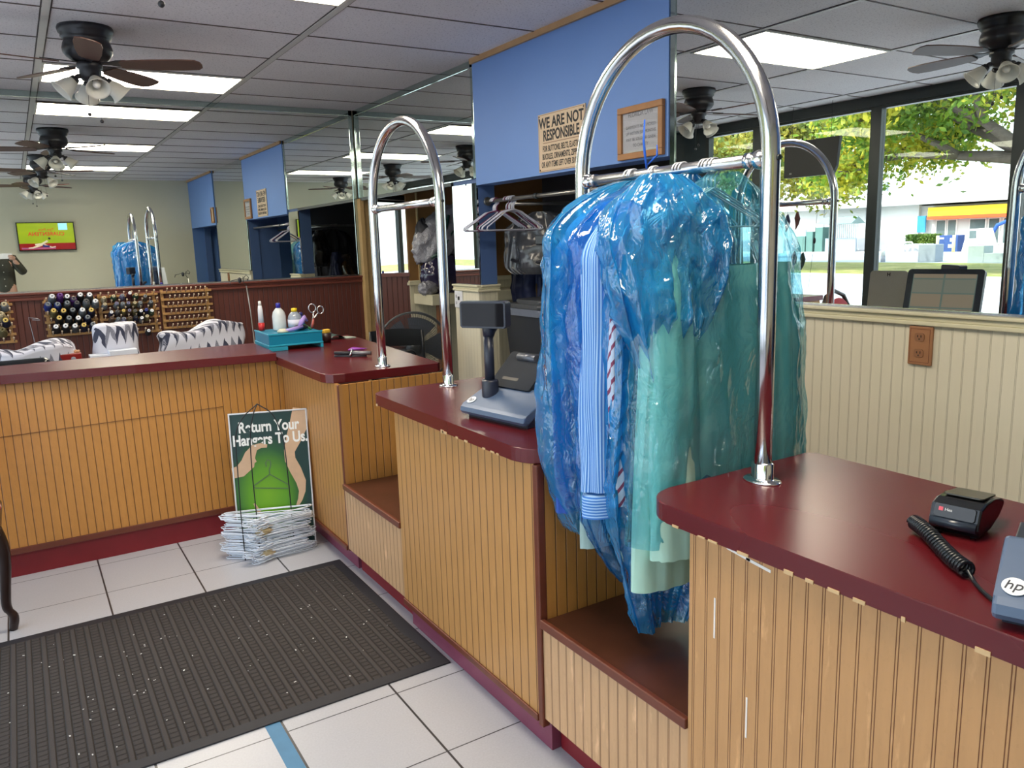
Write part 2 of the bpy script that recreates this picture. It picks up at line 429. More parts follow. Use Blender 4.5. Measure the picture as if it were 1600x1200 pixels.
# ------------------------------------------------ ceiling lights
def mk_diff():
    m, t, b = newmat('light_diffuser')
    v = N(t, 'ShaderNodeTexWave'); v.inputs['Scale'].default_value = 9; v.bands_direction = 'Y'; L(t, pos(t), v.inputs[0])
    n = noise_(t, pos(t, (2, 30, 1)), 3, 2)
    c = mixc(t, n, (1, .84, .62), (1, .92, .78))
    b.inputs['Base Color'].default_value = (.9, .9, .85, 1)
    L(t, c, b.inputs['Emission Color']); b.inputs['Emission Strength'].default_value = 13.0
    return m
DIFF = mk_diff()
FRAMEW = mat('light_frame_metal', (.62, .60, .55), .4, 0, .05)
for y0, lb in ((5.673, 'fluorescent ceiling light nearest the back mirror, behind the first fan'), (3.235, 'middle fluorescent ceiling light at the top edge of the photo'), (.797, 'fluorescent ceiling light nearest the camera, seen only as the farthest mirror reflection')):
    t = thing('ceiling_light', lb, 'ceiling light', (.885, y0+.3, HC-.012), 0, 'fluorescent ceiling lights')
    x0, x1, y1 = .292, 1.478, y0+.606
    f = MB(); f.box(x0, x1, y0+.004, y0+.022, HC-.012, HC); f.box(x0, x1, y1-.022, y1-.004, HC-.012, HC)
    f.box(x0, x0+.016, y0+.02, y1-.02, HC-.012, HC); f.box(x1-.016, x1, y0+.02, y1-.02, HC-.012, HC)
    f.build('light_frame', FRAMEW, t)
    MB().box(x0+.016, x1-.016, y0+.022, y1-.022, HC-.008, HC-.002).build('light_diffuser', DIFF, t)
# ------------------------------------------------ counters
WOODX = beadboard('honey_beadboard_facing_room', 1, (.48, .23, .07), (.08, .025, .008), .0428, .01, 0, .42, .2, .2)
WOODX1 = beadboard('pale_worn_beadboard', 1, (.56, .30, .125), (.13, .025, .015), .0352, .004, .075, .45, .16, .6)
WOODXB = beadboard('pale_bench_beadboard', 1, (.60, .36, .19), (.16, .05, .02), .0365, .004, .05, .5, .2, .7)
WOODY = beadboard('amber_beadboard_facing_camera', 0, (.50, .23, .055), (.07, .02, .005), .0362, .006, 0, .4, .2)
SLABM, ts, bs = newmat('maroon_laminate')
nn = noise_(ts, pos(ts), 2.5, 1); n2 = noise_(ts, pos(ts, (3, 1, 1)), 14, 4)
bs.inputs['Base Color'].default_value = (.110, .008, .012, 1)
rn = N(ts, 'ShaderNodeMapRange'); L(ts, noise_(ts, pos(ts, (1.5, .6, 1)), 1.2, 0), rn.inputs[0]); rn.inputs[3].default_value = .22; rn.inputs[4].default_value = .30; L(ts, rn.outputs[0], bs.inputs['Roughness'])

bs.inputs['Specular IOR Level'].default_value = .55
KICK = mat('red_kick_board_paint', (.20, .008, .015), .45, 0, .15, 10)
KICKP = mat('scuffed_purple_red_kick_board', (.22, .05, .09), .45, 0, .25, 10)
DKW = mat('dark_red_corner_wood', (.14, .035, .018), .4, 0, .3, 14)
CHIPW = mat('bare_chipped_wood', (.62, .42, .22), .7, 0, .2, 30)
def rrect(x0, x1, y0, y1, r):
    """rectangle polygon; r = radius for corners in order (x0,y0),(x1,y0),(x1,y1),(x0,y1)"""
    out = []
    for (cx, cy, a0), rad in zip(((x0, y0, PI), (x1, y0, 1.5*PI), (x1, y1, 0), (x0, y1, .5*PI)), r):
        ox = cx + (rad if cx == x0 else -rad); oy = cy + (rad if cy == y0 else -rad)
        if rad <= 0: out.append((cx, cy)); continue
        for k in range(9): a = a0 + k*PI/16; out.append((ox+rad*math.cos(a), oy+rad*math.sin(a)))
    return out
def slab(parent, poly, z0=.878, z1=.920, tilt=None):
    b = MB(); b.prism(poly, z0, z1, .0025)
    if tilt:
        for v in b.bm.verts: v.co.z += tilt(v.co)
    return b.build('countertop', SLABM, parent)
# near counter
c1 = thing('service_counter', 'nearest service counter at the lower right with a pale scratched beadboard front', 'counter', (1.4, .2, 0), 0, 'beadboard service counters')
MB().box(1.150, 1.165, YR+.004, 1.154, .10, .878).build('front_panel', WOODX1, c1)
MB().box(1.165, 1.66, 1.139, 1.154, .10, .878).build('end_panel', WOODY, c1)
MB().box(1.645, 1.66, YR+.004, 1.139, .10, .878).build('back_panel', WOODX, c1)
MB().box(1.18, 1.64, YR+.004, 1.12, 0, .10).build('kick_board', KICK, c1)
slab(c1, rrect(1.124, 1.71, YR+.004, 1.282, (0, 0, .02, .085)))
RND = random.Random(3)
for k in range(16):
    y = 1.17 - .075*k*RND.uniform(.7, 1.2) ; w = RND.uniform(.006, .028)
    if y < .2: break
    MB().obox((1.1236, y, .8795), (.003, w, RND.uniform(.003, .009)), 0).build('chipped_spot', CHIPW, c1)
for y, z, l, a in ((1.02, .862, .05, .12), (.97, .856, .06, .1), (1.08, .70, .006, 1.5), (.99, .52, .008, 1.45)):
    MB().obox((1.1493, y, z), (.0012, .06 if l > .01 else .004, .006 if l > .01 else .09), Matrix.Rotation(a if l > .01 else 0, 3, 'X')).build('scratch', mat('white_scratch', (.85, .80, .76), .6), c1)
# middle counter
c2 = thing('service_counter', 'middle service counter carrying the blue-grey touch screen register', 'counter', (1.4, 2.25, 0), 0, 'beadboard service counters')
MB().box(1.150, 1.165, 1.745, 2.70, .10, .878).build('front_panel', beadboard('light_honey_beadboard', 1, (.52, .265, .09), (.10, .03, .012), .0428, .01, 0, .42, .18, .25), c2)
MB().box(1.172, 1.66, 1.735, 1.75, .10, .878).build('end_panel', WOODY, c2)
MB().box(1.165, 1.66, 2.685, 2.70, .10, .878).build('end_panel', WOODY, c2)
MB().box(1.645, 1.66, 1.75, 2.685, .10, .878).build('back_panel', WOODX, c2)
MB().box(1.146, 1.172, 1.733, 1.757, .085, .878, .004).build('corner_strip', DKW, c2)
MB().box(1.142, 1.150, 1.757, 2.70, .095, .118, .003).build('bottom_strip', DKW, c2)
MB().box(1.178, 1.64, 1.735, 2.70, 0, .10).build('kick_board', KICKP, c2)
slab(c2, rrect(1.124, 1.71, 1.725, 2.868, (.10, .02, .03, .07)))
for y, w, h in ((2.80, .012, .008), (2.25, .02, .012), (2.235, .03, .008), (2.15, .014, .006), (2.09, .02, .006), (1.98, .014, .005), (1.93, .02, .005), (1.90, .012, .005)):
    MB().obox((1.1234, y, .8795), (.003, w, h), 0).build('chipped_spot', CHIPW, c2)
# far counter end
c3 = thing('service_counter', 'far service counter at the inner corner, under the scissors and stapler', 'counter', (1.4, 3.8, 0), 0, 'beadboard service counters')
MB().box(1.160, 1.175, 3.325, 4.20, .11, .878).build('front_panel', WOODX, c3)
MB().box(1.175, 1.70, 3.325, 3.34, .10, .878).build('end_panel', WOODY, c3)
MB().box(1.155, 1.178, 3.326, 3.345, .10, .878, .004).build('corner_strip', DKW, c3)
MB().box(1.148, 1.160, 3.342, 4.2, .10, .122, .003).build('bottom_strip', DKW, c3)
MB().box(1.20, 1.68, 3.34, 4.20, 0, .10).build('kick_board', KICKP, c3)
b3 = [(1.124, 3.46), (1.134, 3.42), (1.16, 3.39), (1.21, 3.378), (1.665, 3.352), (1.685, 3.37), (1.70, 3.6), (1.745, 4.2), (1.78, 4.72), (1.78, 4.86), (1.146, 4.86), (1.130, 4.24), (1.124, 4.2)]
slab(c3, b3)
# counter running left along the back
c4 = thing('back_counter', 'long amber beadboard counter in front of the sewing area, left side', 'counter', (.25, 4.5, 0))
b = MB(); b.grid(lambda u, v: (-.60+1.758*u, 4.20+.165*min(1, max(0, (1-u)*1.35))*v, .12+.785*v), 40, 20); b.grid(lambda u, v: (-.60+1.758*u, 4.216+.165*min(1, max(0, (1-u)*1.35))*v, .12+.785*v), 4, 2)
b.build('front_panel', WOODY, c4)
MB().box(-.60, -.585, 4.38, 4.70, .12, .90).build('end_panel', WOODX, c4)
MB().box(-.60, 1.15, 4.192, 4.20, .115, .145, .003).build('bottom_strip', DKW, c4)
MB().box(-.58, 1.15, 4.217, 4.68, 0, .12).build('kick_board', KICK, c4)
MB().tube([(x_, 4.1975+.165*((1.15-x_)/1.3)*((z_-.12)/.785), z_) for x_, z_ in [(-.2+.055*k, .655+.0013*k) for k in range(20)]], .0013, 5).build('dark_scratch', mat('dark_scuff', (.12, .05, .02), .6), c4)
slab(c4, [(-.62, 4.345), (-.12, 4.335), (.45, 4.235), (1.12, 4.150), (1.127, 4.30), (1.142, 4.70), (-.62, 4.72)], .900, .942)
# low benches in the gaps
BENT = mat('dark_stained_bench_wood', (.085, .028, .015), .35, 0, .45, 9)
def bench(label, y0, y1):
    t = thing('low_bench', label, 'bench', (1.35, (y0+y1)/2, 0), 0, 'low benches between the counters')
    MB().box(1.153, 1.168, y0, y1, .115, .405).build('front_panel', WOODXB, t)
    MB().box(1.152, 1.56, y0, y1, .405, .422, .002).build('bench_top', BENT, t)
    MB().box(1.142, 1.158, y0, y1, .402, .428, .003).build('edge_strip', DKW, t)
    MB().box(1.545, 1.565, y0, y1, .405, .436, .003).build('edge_strip', DKW, t)
    MB().box(1.545, 1.56, y0, y1, .0, .405).build('back_panel', WOODX, t)
    MB().box(1.208, 1.53, y0, y1, 0, .115).build('kick_board', KICK, t)
    return t
bench('low dark-topped bench under the plastic-wrapped clothes, beside the nearest counter', 1.156, 1.731)
bench('low dark-topped bench in the far gap between the middle and far counters', 2.702, 3.322)
# floor mat and tape
def mk_mat():
    m, t, b = newmat('ribbed_rubber_mat')
    g = N(t, 'ShaderNodeNewGeometry'); sp = N(t, 'ShaderNodeSeparateXYZ'); L(t, g.outputs['Position'], sp.inputs[0])
    def w(c, per, lo, hi):
        p = math_(t, 'FRACT', math_(t, 'DIVIDE', math_(t, 'ADD', c, 50*per), per)); d = math_(t, 'ABSOLUTE', math_(t, 'SUBTRACT', p, .5))
        r = N(t, 'ShaderNodeMapRange'); r.inputs[1].default_value = lo; r.inputs[2].default_value = hi; r.inputs[3].default_value = 1; r.inputs[4].default_value = 0
        L(t, d, r.inputs[0]); return r.outputs[0]
    rib = w(sp.outputs[0], .0500, .12, .20)
    ribm = math_(t, 'SUBTRACT', 1, w(sp.outputs[0], .0500, .20, .27))
    cell = math_(t, 'MULTIPLY', w(sp.outputs[1], .0265, .28, .45), ribm)
    h = math_(t, 'MAXIMUM', rib, math_(t, 'MULTIPLY', cell, .75))
    n = noise_(t, pos(t), 220, 3); n2 = noise_(t, pos(t), 2.5, 2)
    col = mixc(t, h, (.016, .013, .012), (.050, .042, .040)); col = mixc(t, math_(t, 'MULTIPLY', n2, .5), col, (.035, .028, .027))
    L(t, mixc(t, n, col, (.09, .078, .075), 'MIX') if False else col, b.inputs['Base Color']); b.inputs['Roughness'].default_value = .85
    hh = math_(t, 'ADD', h, math_(t, 'MULTIPLY', n, .25)); bump(t, b, hh, .9, .007)
    return m
RUB = mat('black_rubber_edge', (.012, .013, .02), .6, 0, .2)
tm = thing('floor_mat', 'large dark brown ribbed entrance mat on the white tile floor', 'mat', (.1, 2.93, 0))
b = MB(); b.box(-1.0, 1.160, 2.345, 3.49, 0, .006, .002)
b.build('mat_border', RUB, tm)
b = MB(); n = 60
def mfn(u, v):
    x = -.97+2.105*u; y = 2.375+1.09*v
    z = .0075+.0025*noise.noise(Vector((x*3, y*3, 0)))
    e = min(u, 1-u, v, 1-v)
    y += .006*noise.noise(Vector((x*7, v*9, 3))); return (x, y, z if e > 0 else .004)
b.grid(mfn, n, 30)
b.build('mat_surface', mk_mat(), tm)
b = MB()
for k in range(90):
    x = RND.uniform(-.2, 1.08); y = RND.uniform(2.42, 3.4); s_ = RND.uniform(.0015, .0045)
    b.obox((x, y, .0115), (s_*RND.uniform(1, 2.2), s_, .001), RND.uniform(0, 3))
tag(b.build('lint_crumbs', mat('white_lint', (.7, .7, .68), .9)), 'tiny white lint crumbs scattered over the dark floor mat', 'lint', kind='stuff')
tag(MB().box(.498, .545, 1.2, 2.36, 0, .0012).build('floor_tape', mat('blue_floor_tape', (.06, .20, .36), .5, 0, .15, 20)), 'strip of blue tape on the floor tiles in front of the mat', 'tape')
# ------------------------------------------------ chrome garment hoops
HOOPM = mat('satin_chrome_tube', (.62, .62, .64), .17, 1., .10, 40)
def hoop(label, x, ya, yb):
    yc, R_ = (ya+yb)/2, (yb-ya)/2
    t = thing('chrome_hoop', label, 'garment rack', (x, yc, .92), 0, 'chrome hoops bridging the counters')
    pts = [(x, ya, .925), (x, ya, 1.3), (x, ya, 1.64)] + [(x, yc-R_*math.cos(a*PI/28), 1.65+R_*math.sin(a*PI/28)) for a in range(29)] + [(x, yb, 1.64), (x, yb, 1.3), (x, yb, .925)]
    MB().tube(pts, .0205, 20).build('hoop_tube', HOOPM, t)
    MB().tube([(x, ya+.02, 1.645), (x, yb-.02, 1.645)], .0145, 16).build('cross_bar', STEEL, t)
    for y, s in ((ya, 1), (yb, -1)):
        b = MB(); b.ball((x, y+s*.030, 1.645), .021); b.tube([(x, y+s*.048, 1.645), (x, y+s*.066, 1.645)], .018, 16); b.build('bar_joint', CHROME, t)
        MB().tube([(x, y-s*.019, 1.645), (x, y-s*.0245, 1.645)], .006, 10).build('bolt', BLACKM, t)
        b = MB(); b.lathe([(.0, 0), (.044, 0), (.044, .002), (.040, .005), (.027, .006), (.0255, .010), (.0255, .042), (.023, .046), (.0, .046)], (0, 0, 0), 28, Matrix.Diagonal((1, 1.0, 1, 1)))
        b.bm.transform(Matrix.Translation((x, y, .9205)) @ Matrix.Diagonal((.8, 1.1, 1, 1))); b.build('base_flange', CHROME, t)
    return t
hoop('big chrome hoop in front, loaded with blue plastic-wrapped clothes', 1.415, 1.190, 1.862)
hoop('empty chrome hoop behind, bridging the middle and far counters', 1.428, 2.785, 3.458)
# ------------------------------------------------ garments in film
def mk_film(name, tint, diff, fac=.42, rough=.08, cr=1.0, gl=1.0):
    """thin crinkled plastic film: part see-through, part scattering, with glossy crease highlights"""
    m, t, b = newmat(name); t.nodes.remove(b)
    out = t.nodes['Material Output']
    nz = noise_(t, pos(t, (1, 1, .55)), 5, 3, .6)
    g = N(t, 'ShaderNodeNewGeometry'); mp = N(t, 'ShaderNodeVectorMath', operation='MULTIPLY_ADD')
    nv_ = N(t, 'ShaderNodeTexNoise'); nv_.inputs['Scale'].default_value = 7; L(t, g.outputs['Position'], nv_.inputs['Vector'])
    L(t, nv_.outputs['Color'], mp.inputs[0]); mp.inputs[1].default_value = (.12, .12, .12); L(t, g.outputs['Position'], mp.inputs[2])
    sc = N(t, 'ShaderNodeMapping'); sc.inputs['Scale'].default_value = (1, 1, .42); sc.inputs['Rotation'].default_value = (.25, .2, 0); L(t, mp.outputs[0], sc.inputs[0])
    def vor(scale, feat='F1'):
        v = N(t, 'ShaderNodeTexVoronoi', feature=feat); v.inputs['Scale'].default_value = scale; L(t, sc.outputs[0], v.inputs['Vector']); return v.outputs['Distance']
    h = math_(t, 'ADD', math_(t, 'MULTIPLY', vor(8), 1.3), math_(t, 'MULTIPLY', vor(24), .30))
    h = math_(t, 'ADD', h, math_(t, 'MULTIPLY', math_(t, 'ABSOLUTE', math_(t, 'SUBTRACT', noise_(t, sc.outputs[0], 22, 3), .5)), 1.6))
    bp_ = N(t, 'ShaderNodeBump'); mk = N(t, 'ShaderNodeMapRange'); mk.inputs[1].default_value = .42; mk.inputs[2].default_value = .62; mk.inputs[3].default_value = .12; mk.inputs[4].default_value = 1.0
    L(t, noise_(t, pos(t, (1, 1, .4)), 6, 2), mk.inputs[0])
    L(t, math_(t, 'MULTIPLY', mk.outputs[0], .62*cr), bp_.inputs['Strength']); bp_.inputs['Distance'].default_value = .018; L(t, h, bp_.inputs['Height'])
    nrm = bp_.outputs[0]
    tr = N(t, 'ShaderNodeBsdfTransparent'); L(t, mixc(t, nz, tuple(c**1.5 for c in tint), tuple(c**.7 for c in tint)), tr.inputs[0])
    dcol = mixc(t, nz, tuple(c*.70 for c in diff), tuple(min(1, c*1.10+.07) for c in diff))
    df = N(t, 'ShaderNodeBsdfDiffuse'); L(t, dcol, df.inputs[0]); L(t, nrm, df.inputs['Normal'])
    tl_ = N(t, 'ShaderNodeBsdfTranslucent'); L(t, dcol, tl_.inputs[0]); L(t, nrm, tl_.inputs['Normal'])
    m1 = N(t, 'ShaderNodeMixShader'); m1.inputs[0].default_value = .45; L(t, df.outputs[0], m1.inputs[1]); L(t, tl_.outputs[0], m1.inputs[2])
    lw = N(t, 'ShaderNodeLayerWeight'); lw.inputs[0].default_value = .5; L(t, nrm, lw.inputs['Normal'])
    f = N(t, 'ShaderNodeMapRange'); f.inputs[3].default_value = fac*.7; f.inputs[4].default_value = min(1, fac*1.8); L(t, lw.outputs['Facing'], f.inputs[0])
    m2 = N(t, 'ShaderNodeMixShader'); L(t, f.outputs[0], m2.inputs[0]); L(t, tr.outputs[0], m2.inputs[1]); L(t, m1.outputs[0], m2.inputs[2])
    gs = N(t, 'ShaderNodeBsdfGlossy'); gs.inputs['Roughness'].default_value = rough; L(t, nrm, gs.inputs['Normal'])
    fr = N(t, 'ShaderNodeMapRange'); fr.inputs[3].default_value = .045*gl; fr.inputs[4].default_value = .42*gl; L(t, math_(t, 'POWER', lw.outputs['Facing'], 3), fr.inputs[0])
    m3 = N(t, 'ShaderNodeMixShader'); L(t, fr.outputs[0], m3.inputs[0]); L(t, m2.outputs[0], m3.inputs[1]); L(t, gs.outputs[0], m3.inputs[2])
    L(t, m3.outputs[0], out.inputs[0]); return m
FILMB = mk_film('blue_plastic_film', (.24, .74, 1.0), (.0, .43, 1.0), .48, .06, 1.5, 2.0)
FILMT = mk_film('turquoise_plastic_film', (.66, .92, .97), (.06, .56, .80), .20, .05, 1.5, 1.7)
FILMD = mk_film('pale_violet_blue_film', (.36, .76, 1.0), (.0, .36, 1.0), .22, .06, 1.4, 1.8)
def mk_stripe(name, c1_, c2_, per, w=.45, axis=0):
    m, t, b = newmat(name)
    g = N(t, 'ShaderNodeTexCoord'); sp = N(t, 'ShaderNodeSeparateXYZ'); L(t, g.outputs['UV'], sp.inputs[0])
    p = math_(t, 'FRACT', math_(t, 'MULTIPLY', sp.outputs[axis], per)); L(t, mixc(t, math_(t, 'GREATER_THAN', p, w), c1_, c2_), b.inputs['Base Color'])
    b.inputs['Roughness'].default_value = .8; return m
def cloth(name, c, var=.15): return mat(name, c, .85, 0, var, 18)
def uvgrid(b, nu, nv):
    uv = b.bm.loops.layers.uv.new('uv'); b.bm.faces.ensure_lookup_table()
    for i, f in enumerate(b.bm.faces):
        iu, iv = i//nv, i % nv
        for lp, (du, dv) in zip(f.loops, ((0, 0), (1, 0), (1, 1), (0, 1))): lp[uv].uv = ((iu+du)/nu, (iv+dv)/nv)
def body_fn(hw, ht, ztop, zbot, fold, seed, flare=0., neck=.06, sh=.10, crumple=0., close=0., skew=0., nfold=9, pinch=0.):
    """draped shell hanging from the shoulders; local frame: x along the hanger, z down from the bar"""
    def f(u, v):
        z = ztop + (zbot-ztop)*v; dz = ztop - z
        s = min(1, dz/sh) if sh > 0 else 1
        w = neck + (hw-neck)*(math.sin(s*PI/2)**.8) + flare*max(0, dz-sh)
        th = .03 + (ht-.03)*min(1, dz/(sh*1.6))
        if close: k = max(0, (v-(1-close))/close); w *= 1-pinch*k**1.5; th *= 1-pinch*k**1.5
        a = 2*PI*u
        ca, sa = math.cos(a), math.sin(a)
        x = w*math.copysign(abs(ca)**.8, ca); y = th*math.copysign(abs(sa)**.75, sa)
        amp = fold*min(1, dz/(sh*2)+.15)
        q = noise.noise(Vector((ca*nfold*.32+seed, sa*2+seed*1.7, z*1.1)))*1.5 + .7*noise.noise(Vector((ca*nfold*.8+seed*3, sa*3, z*1.8+5)))
        y += amp*q*(1 if sa > 0 else -1)*-1 if abs(sa) > .05 else 0
        x += amp*.5*noise.noise(Vector((sa*2+seed, z*3, 9)))
        if crumple:
            n1 = 1-2*abs(noise.noise(Vector((x*7+seed, y*6, z*5+x*4)))); n2 = 1-2*abs(noise.noise(Vector((x*17, y*12+seed, z*13-x*9))))
            d = crumple*(n1+.5*n2-.6); y += d*(1 if sa >= 0 else -1); x += d*.6*math.copysign(1, ca)*abs(ca)
        x += skew*dz
        return (x, y, z)
    return f
WIRE = mat('white_hanger_wire', (.72, .74, .82), .35, .3, .05)
def hanger_mb(w=.20, hook=.02, drop=.10, r=.0016, bar=True):
    """wire hanger; the hook's inner top touches local z=0"""
    b = MB()
    pts = [(hook*math.sin(a)*1.0, 0, -hook+.0+hook*math.cos(a)) for a in [PI*1.15-PI*1.15*2*k/16*.9 for k in range(17)]]
    pts = [(-hook*math.cos(PI*k/12), 0, -hook+hook*math.sin(PI*k/12)) for k in range(13)] + [(hook*.7, 0, -hook*1.7), (0, 0, -hook*2.4), (0, 0, -hook*3.6)]
    b.tube(pts, r, 6)
    zc = -hook*3.6
    tri = [(0, 0, zc), (w*.9, 0, zc-drop*.85), (w, 0, zc-drop), (w*.97, 0, zc-drop*1.08), (-w*.97, 0, zc-drop*1.08), (-w, 0, zc-drop), (-w*.9, 0, zc-drop*.85)]
    b.tube(tri, r, 6, closed=True); return b
def sleeve_mb(sx, sy, z0, z1, r0, r1, seed, lean=0., flat=.6, fold=.008, xo=0., nu=26, nv=40):
    b = MB()
    def f(u, v):
        a = 2*PI*u; r = r0+(r1-r0)*v; z = z0+(z1-z0)*v
        d = fold*noise.noise(Vector((math.cos(a)*2+seed, math.sin(a)*2, z*5)))+fold*noise.noise(Vector((math.cos(a)*4+seed, math.sin(a)*4, z*2)))
        k = math.sin(min(1, v*6)*PI/2)
        return (sx+xo*v+(r+d)*math.cos(a)*k, sy+lean*v+(r+d)*flat*math.sin(a)*k, z)
    b.grid(f, nu, nv, close_u=True); uvgrid(b, nu, nv); return b
def garment(label, y, rot, hooks, parts, dx=0.):
    t = thing('bagged_garment', label, 'clothes', (1.415+dx, y, 1.6620), rot, 'plastic-wrapped clothes on the front hoop')
    for h in hooks:
        b = hanger_mb(.19, .0185, .085, .0021); b.bm.transform(Matrix.Translation((-dx, h, 0)))
        b.build('hanger', WIRE, t, world=False)
    for nm, b, m in parts: b.build(nm, m, t, world=False)
    return t
def shell(hw, ht, zt, zb, fold, seed, nu=90, nv=70, **k):
    b = MB(); b.grid(body_fn(hw, ht, zt, zb, fold, seed, **k), nu, nv, close_u=True); uvgrid(b, nu, nv); return b
LTB = cloth('light_blue_shirt_cloth', (.30, .50, .80)); WHT = cloth('white_shirt_cloth', (.70, .74, .80))
NAVY = cloth('navy_suit_cloth', (.012, .016, .05)); SEA = cloth('seafoam_cloth', (.44, .70, .60), .06)
STR = mk_stripe('blue_striped_shirting', (.36, .58, .90), (.05, .20, .62), 52)
STRH = mk_stripe('blue_striped_cuff', (.36, .58, .90), (.05, .20, .62), 9, .45, 1)
TIE, t_, b_ = newmat('diagonal_striped_cloth')
g_ = N(t_, 'ShaderNodeTexCoord'); s_x = N(t_, 'ShaderNodeSeparateXYZ'); L(t_, g_.outputs['UV'], s_x.inputs[0])
L(t_, mixc(t_, math_(t_, 'GREATER_THAN', math_(t_, 'FRACT', math_(t_, 'ADD', math_(t_, 'MULTIPLY', s_x.outputs[0], 6), math_(t_, 'MULTIPLY', s_x.outputs[1], 16))), .70), (.50, .62, .82), (.22, .05, .12)), b_.inputs['Base Color']); b_.inputs['Roughness'].default_value = .8
CHK, tc, bc = newmat('dark_green_check_cloth')
ck = N(tc, 'ShaderNodeTexBrick'); ck.inputs['Scale'].default_value = 60; ck.offset = 0; ck.inputs['Color1'].default_value = (.01, .05, .09, 1); ck.inputs['Color2'].default_value = (.012, .07, .10, 1)
ck.inputs['Mortar'].default_value = (.3, .5, .5, 1); ck.inputs['Mortar Size'].default_value = .03; ck.inputs['Brick Width'].default_value = .5; L(tc, objc(tc), ck.inputs['Vector']); L(tc, ck.outputs[0], bc.inputs['Base Color'])
garment('bright blue film bag of light blue shirts, leftmost on the front hoop', 1.655, 0, (-.018, -.010, .004),
    [('shirt', shell(.215, .050, -.075, -.80, .018, 1.3), LTB),
     ('sleeve', sleeve_mb(-.205, .005, -.16, -.68, .048, .046, 2, fold=.012, flat=.45), LTB),
     ('sleeve', sleeve_mb(-.215, .0, -.50, -.90, .045, .040, 12, fold=.012, flat=.45), cloth('deep_blue_shirt_cloth', (.03, .10, .45))),
     ('sleeve', sleeve_mb(.225, .0, -.20, -.80, .055, .035, 3), LTB),
     ('plastic_bag', shell(.285, .085, -.03, -.965, .034, 4.1, 170, 130, crumple=.014, neck=.03, sh=.15, close=.25, pinch=.30), FILMB)])
garment('blue-striped dress shirt with a buttoned cuff, second from the left on the front hoop', 1.560, 0, (-.006, .004),
    [('shirt', shell(.185, .045, -.085, -.62, .018, 7.7), STR),
     ('sleeve', sleeve_mb(-.180, -.034, -.12, -.80, .074, .072, 5, xo=-.022, fold=.016, lean=-.015), STR),
     ('cuff', sleeve_mb(-.205, -.047, -.80, -.868, .070, .071, 6, fold=.003, nv=8), STRH),
     ('cuff', sleeve_mb(-.150, -.020, -.83, -.955, .040, .055, 8, fold=.006, nv=8), CHK),
     ('shirt_tail', sleeve_mb(-.13, .03, -.60, -.985, .08, .10, 8, flat=.3, nv=20), cloth('pale_green_cloth', (.35, .50, .50))),
     ('cuff_button', MB().ball((-.180, -.084, -.845), .006, (1, .5, 1), 6), mat('pale_yellow_button', (.6, .6, .35), .3)),
     ('plastic_bag', shell(.262, .098, -.035, -1.10, .030, 9.3, 170, 140, crumple=.014, neck=.03, sh=.16, close=.25, pinch=.45, skew=.02), FILMD)])
garment('navy suit and diagonally striped shirt wrapped in deep blue film, middle of the front hoop', 1.465, 0, (-.012, .0, .010),
    [('jacket', shell(.17, .045, -.10, -.95, .020, 12.), NAVY),
     ('sleeve', sleeve_mb(-.200, -.01, -.17, -.83, .034, .032, 13, xo=.0, fold=.012, flat=.5), TIE),
     ('sleeve', sleeve_mb(-.145, -.035, -.17, -.92, .036, .040, 14, xo=-.02, fold=.012), NAVY),
     ('plastic_bag', shell(.205, .080, -.03, -1.19, .036, 15.2, 180, 160, crumple=.015, neck=.03, sh=.20, close=.42, pinch=.62, skew=-.055), FILMB)])
garment('long seafoam green cloth in turquoise film, at the right end of the front hoop', 1.365, 0, (-.014, -.002, .012, .022),
    [('draped_cloth', shell(.245, .040, -.250, -1.02, .014, 22., flare=.06, neck=.24, sh=.03, nfold=12), SEA),
     ('sleeve', sleeve_mb(-.185, -.015, -.20, -.928, .055, .072, 23, xo=-.005, fold=.018, lean=-.035, flat=.5), SEA),
     ('sleeve', sleeve_mb(-.09, -.045, -.75, -.955, .035, .028, 24, nv=20), NAVY),
     ('sleeve', sleeve_mb(.235, .01, -.30, -.95, .045, .060, 25, xo=.05, fold=.012), SEA),
     ('plastic_bag', shell(.262, .082, -.03, -.90, .022, 26.2, 180, 140, crumple=.007, neck=.03, sh=.24, flare=.06), FILMT)], dx=.045)
w_ = shell(.150, .115, -.03, -.52, .040, 31.2, 150, 90, crumple=.022, neck=.05, sh=.16, close=.75, pinch=.70, skew=0.0)
t = thing('film_sheet', 'loose swath of deep blue film bunched over the clothes left of the green cloth', 'plastic film', (1.285, 1.395, 1.655), math.radians(-20))
w_.build('film', FILMB, t, world=False)
tt = MB(); tt.tube([(1.415, 1.585, 1.64), (1.41, 1.59, 1.70), (1.405, 1.588, 1.73), (1.412, 1.592, 1.78)], [.002, .0035, .003, .002], 6)
tt.tube([(1.415, 1.59, 1.665), (1.43, 1.565, 1.69), (1.425, 1.56, 1.715)], [.002, .003, .0015], 6)
tag(tt.build('twist_tie', mat('blue_twist_tie', (.01, .10, .55), .5)), 'small blue tie knotted around the hoop bar above the clothes', 'tie')
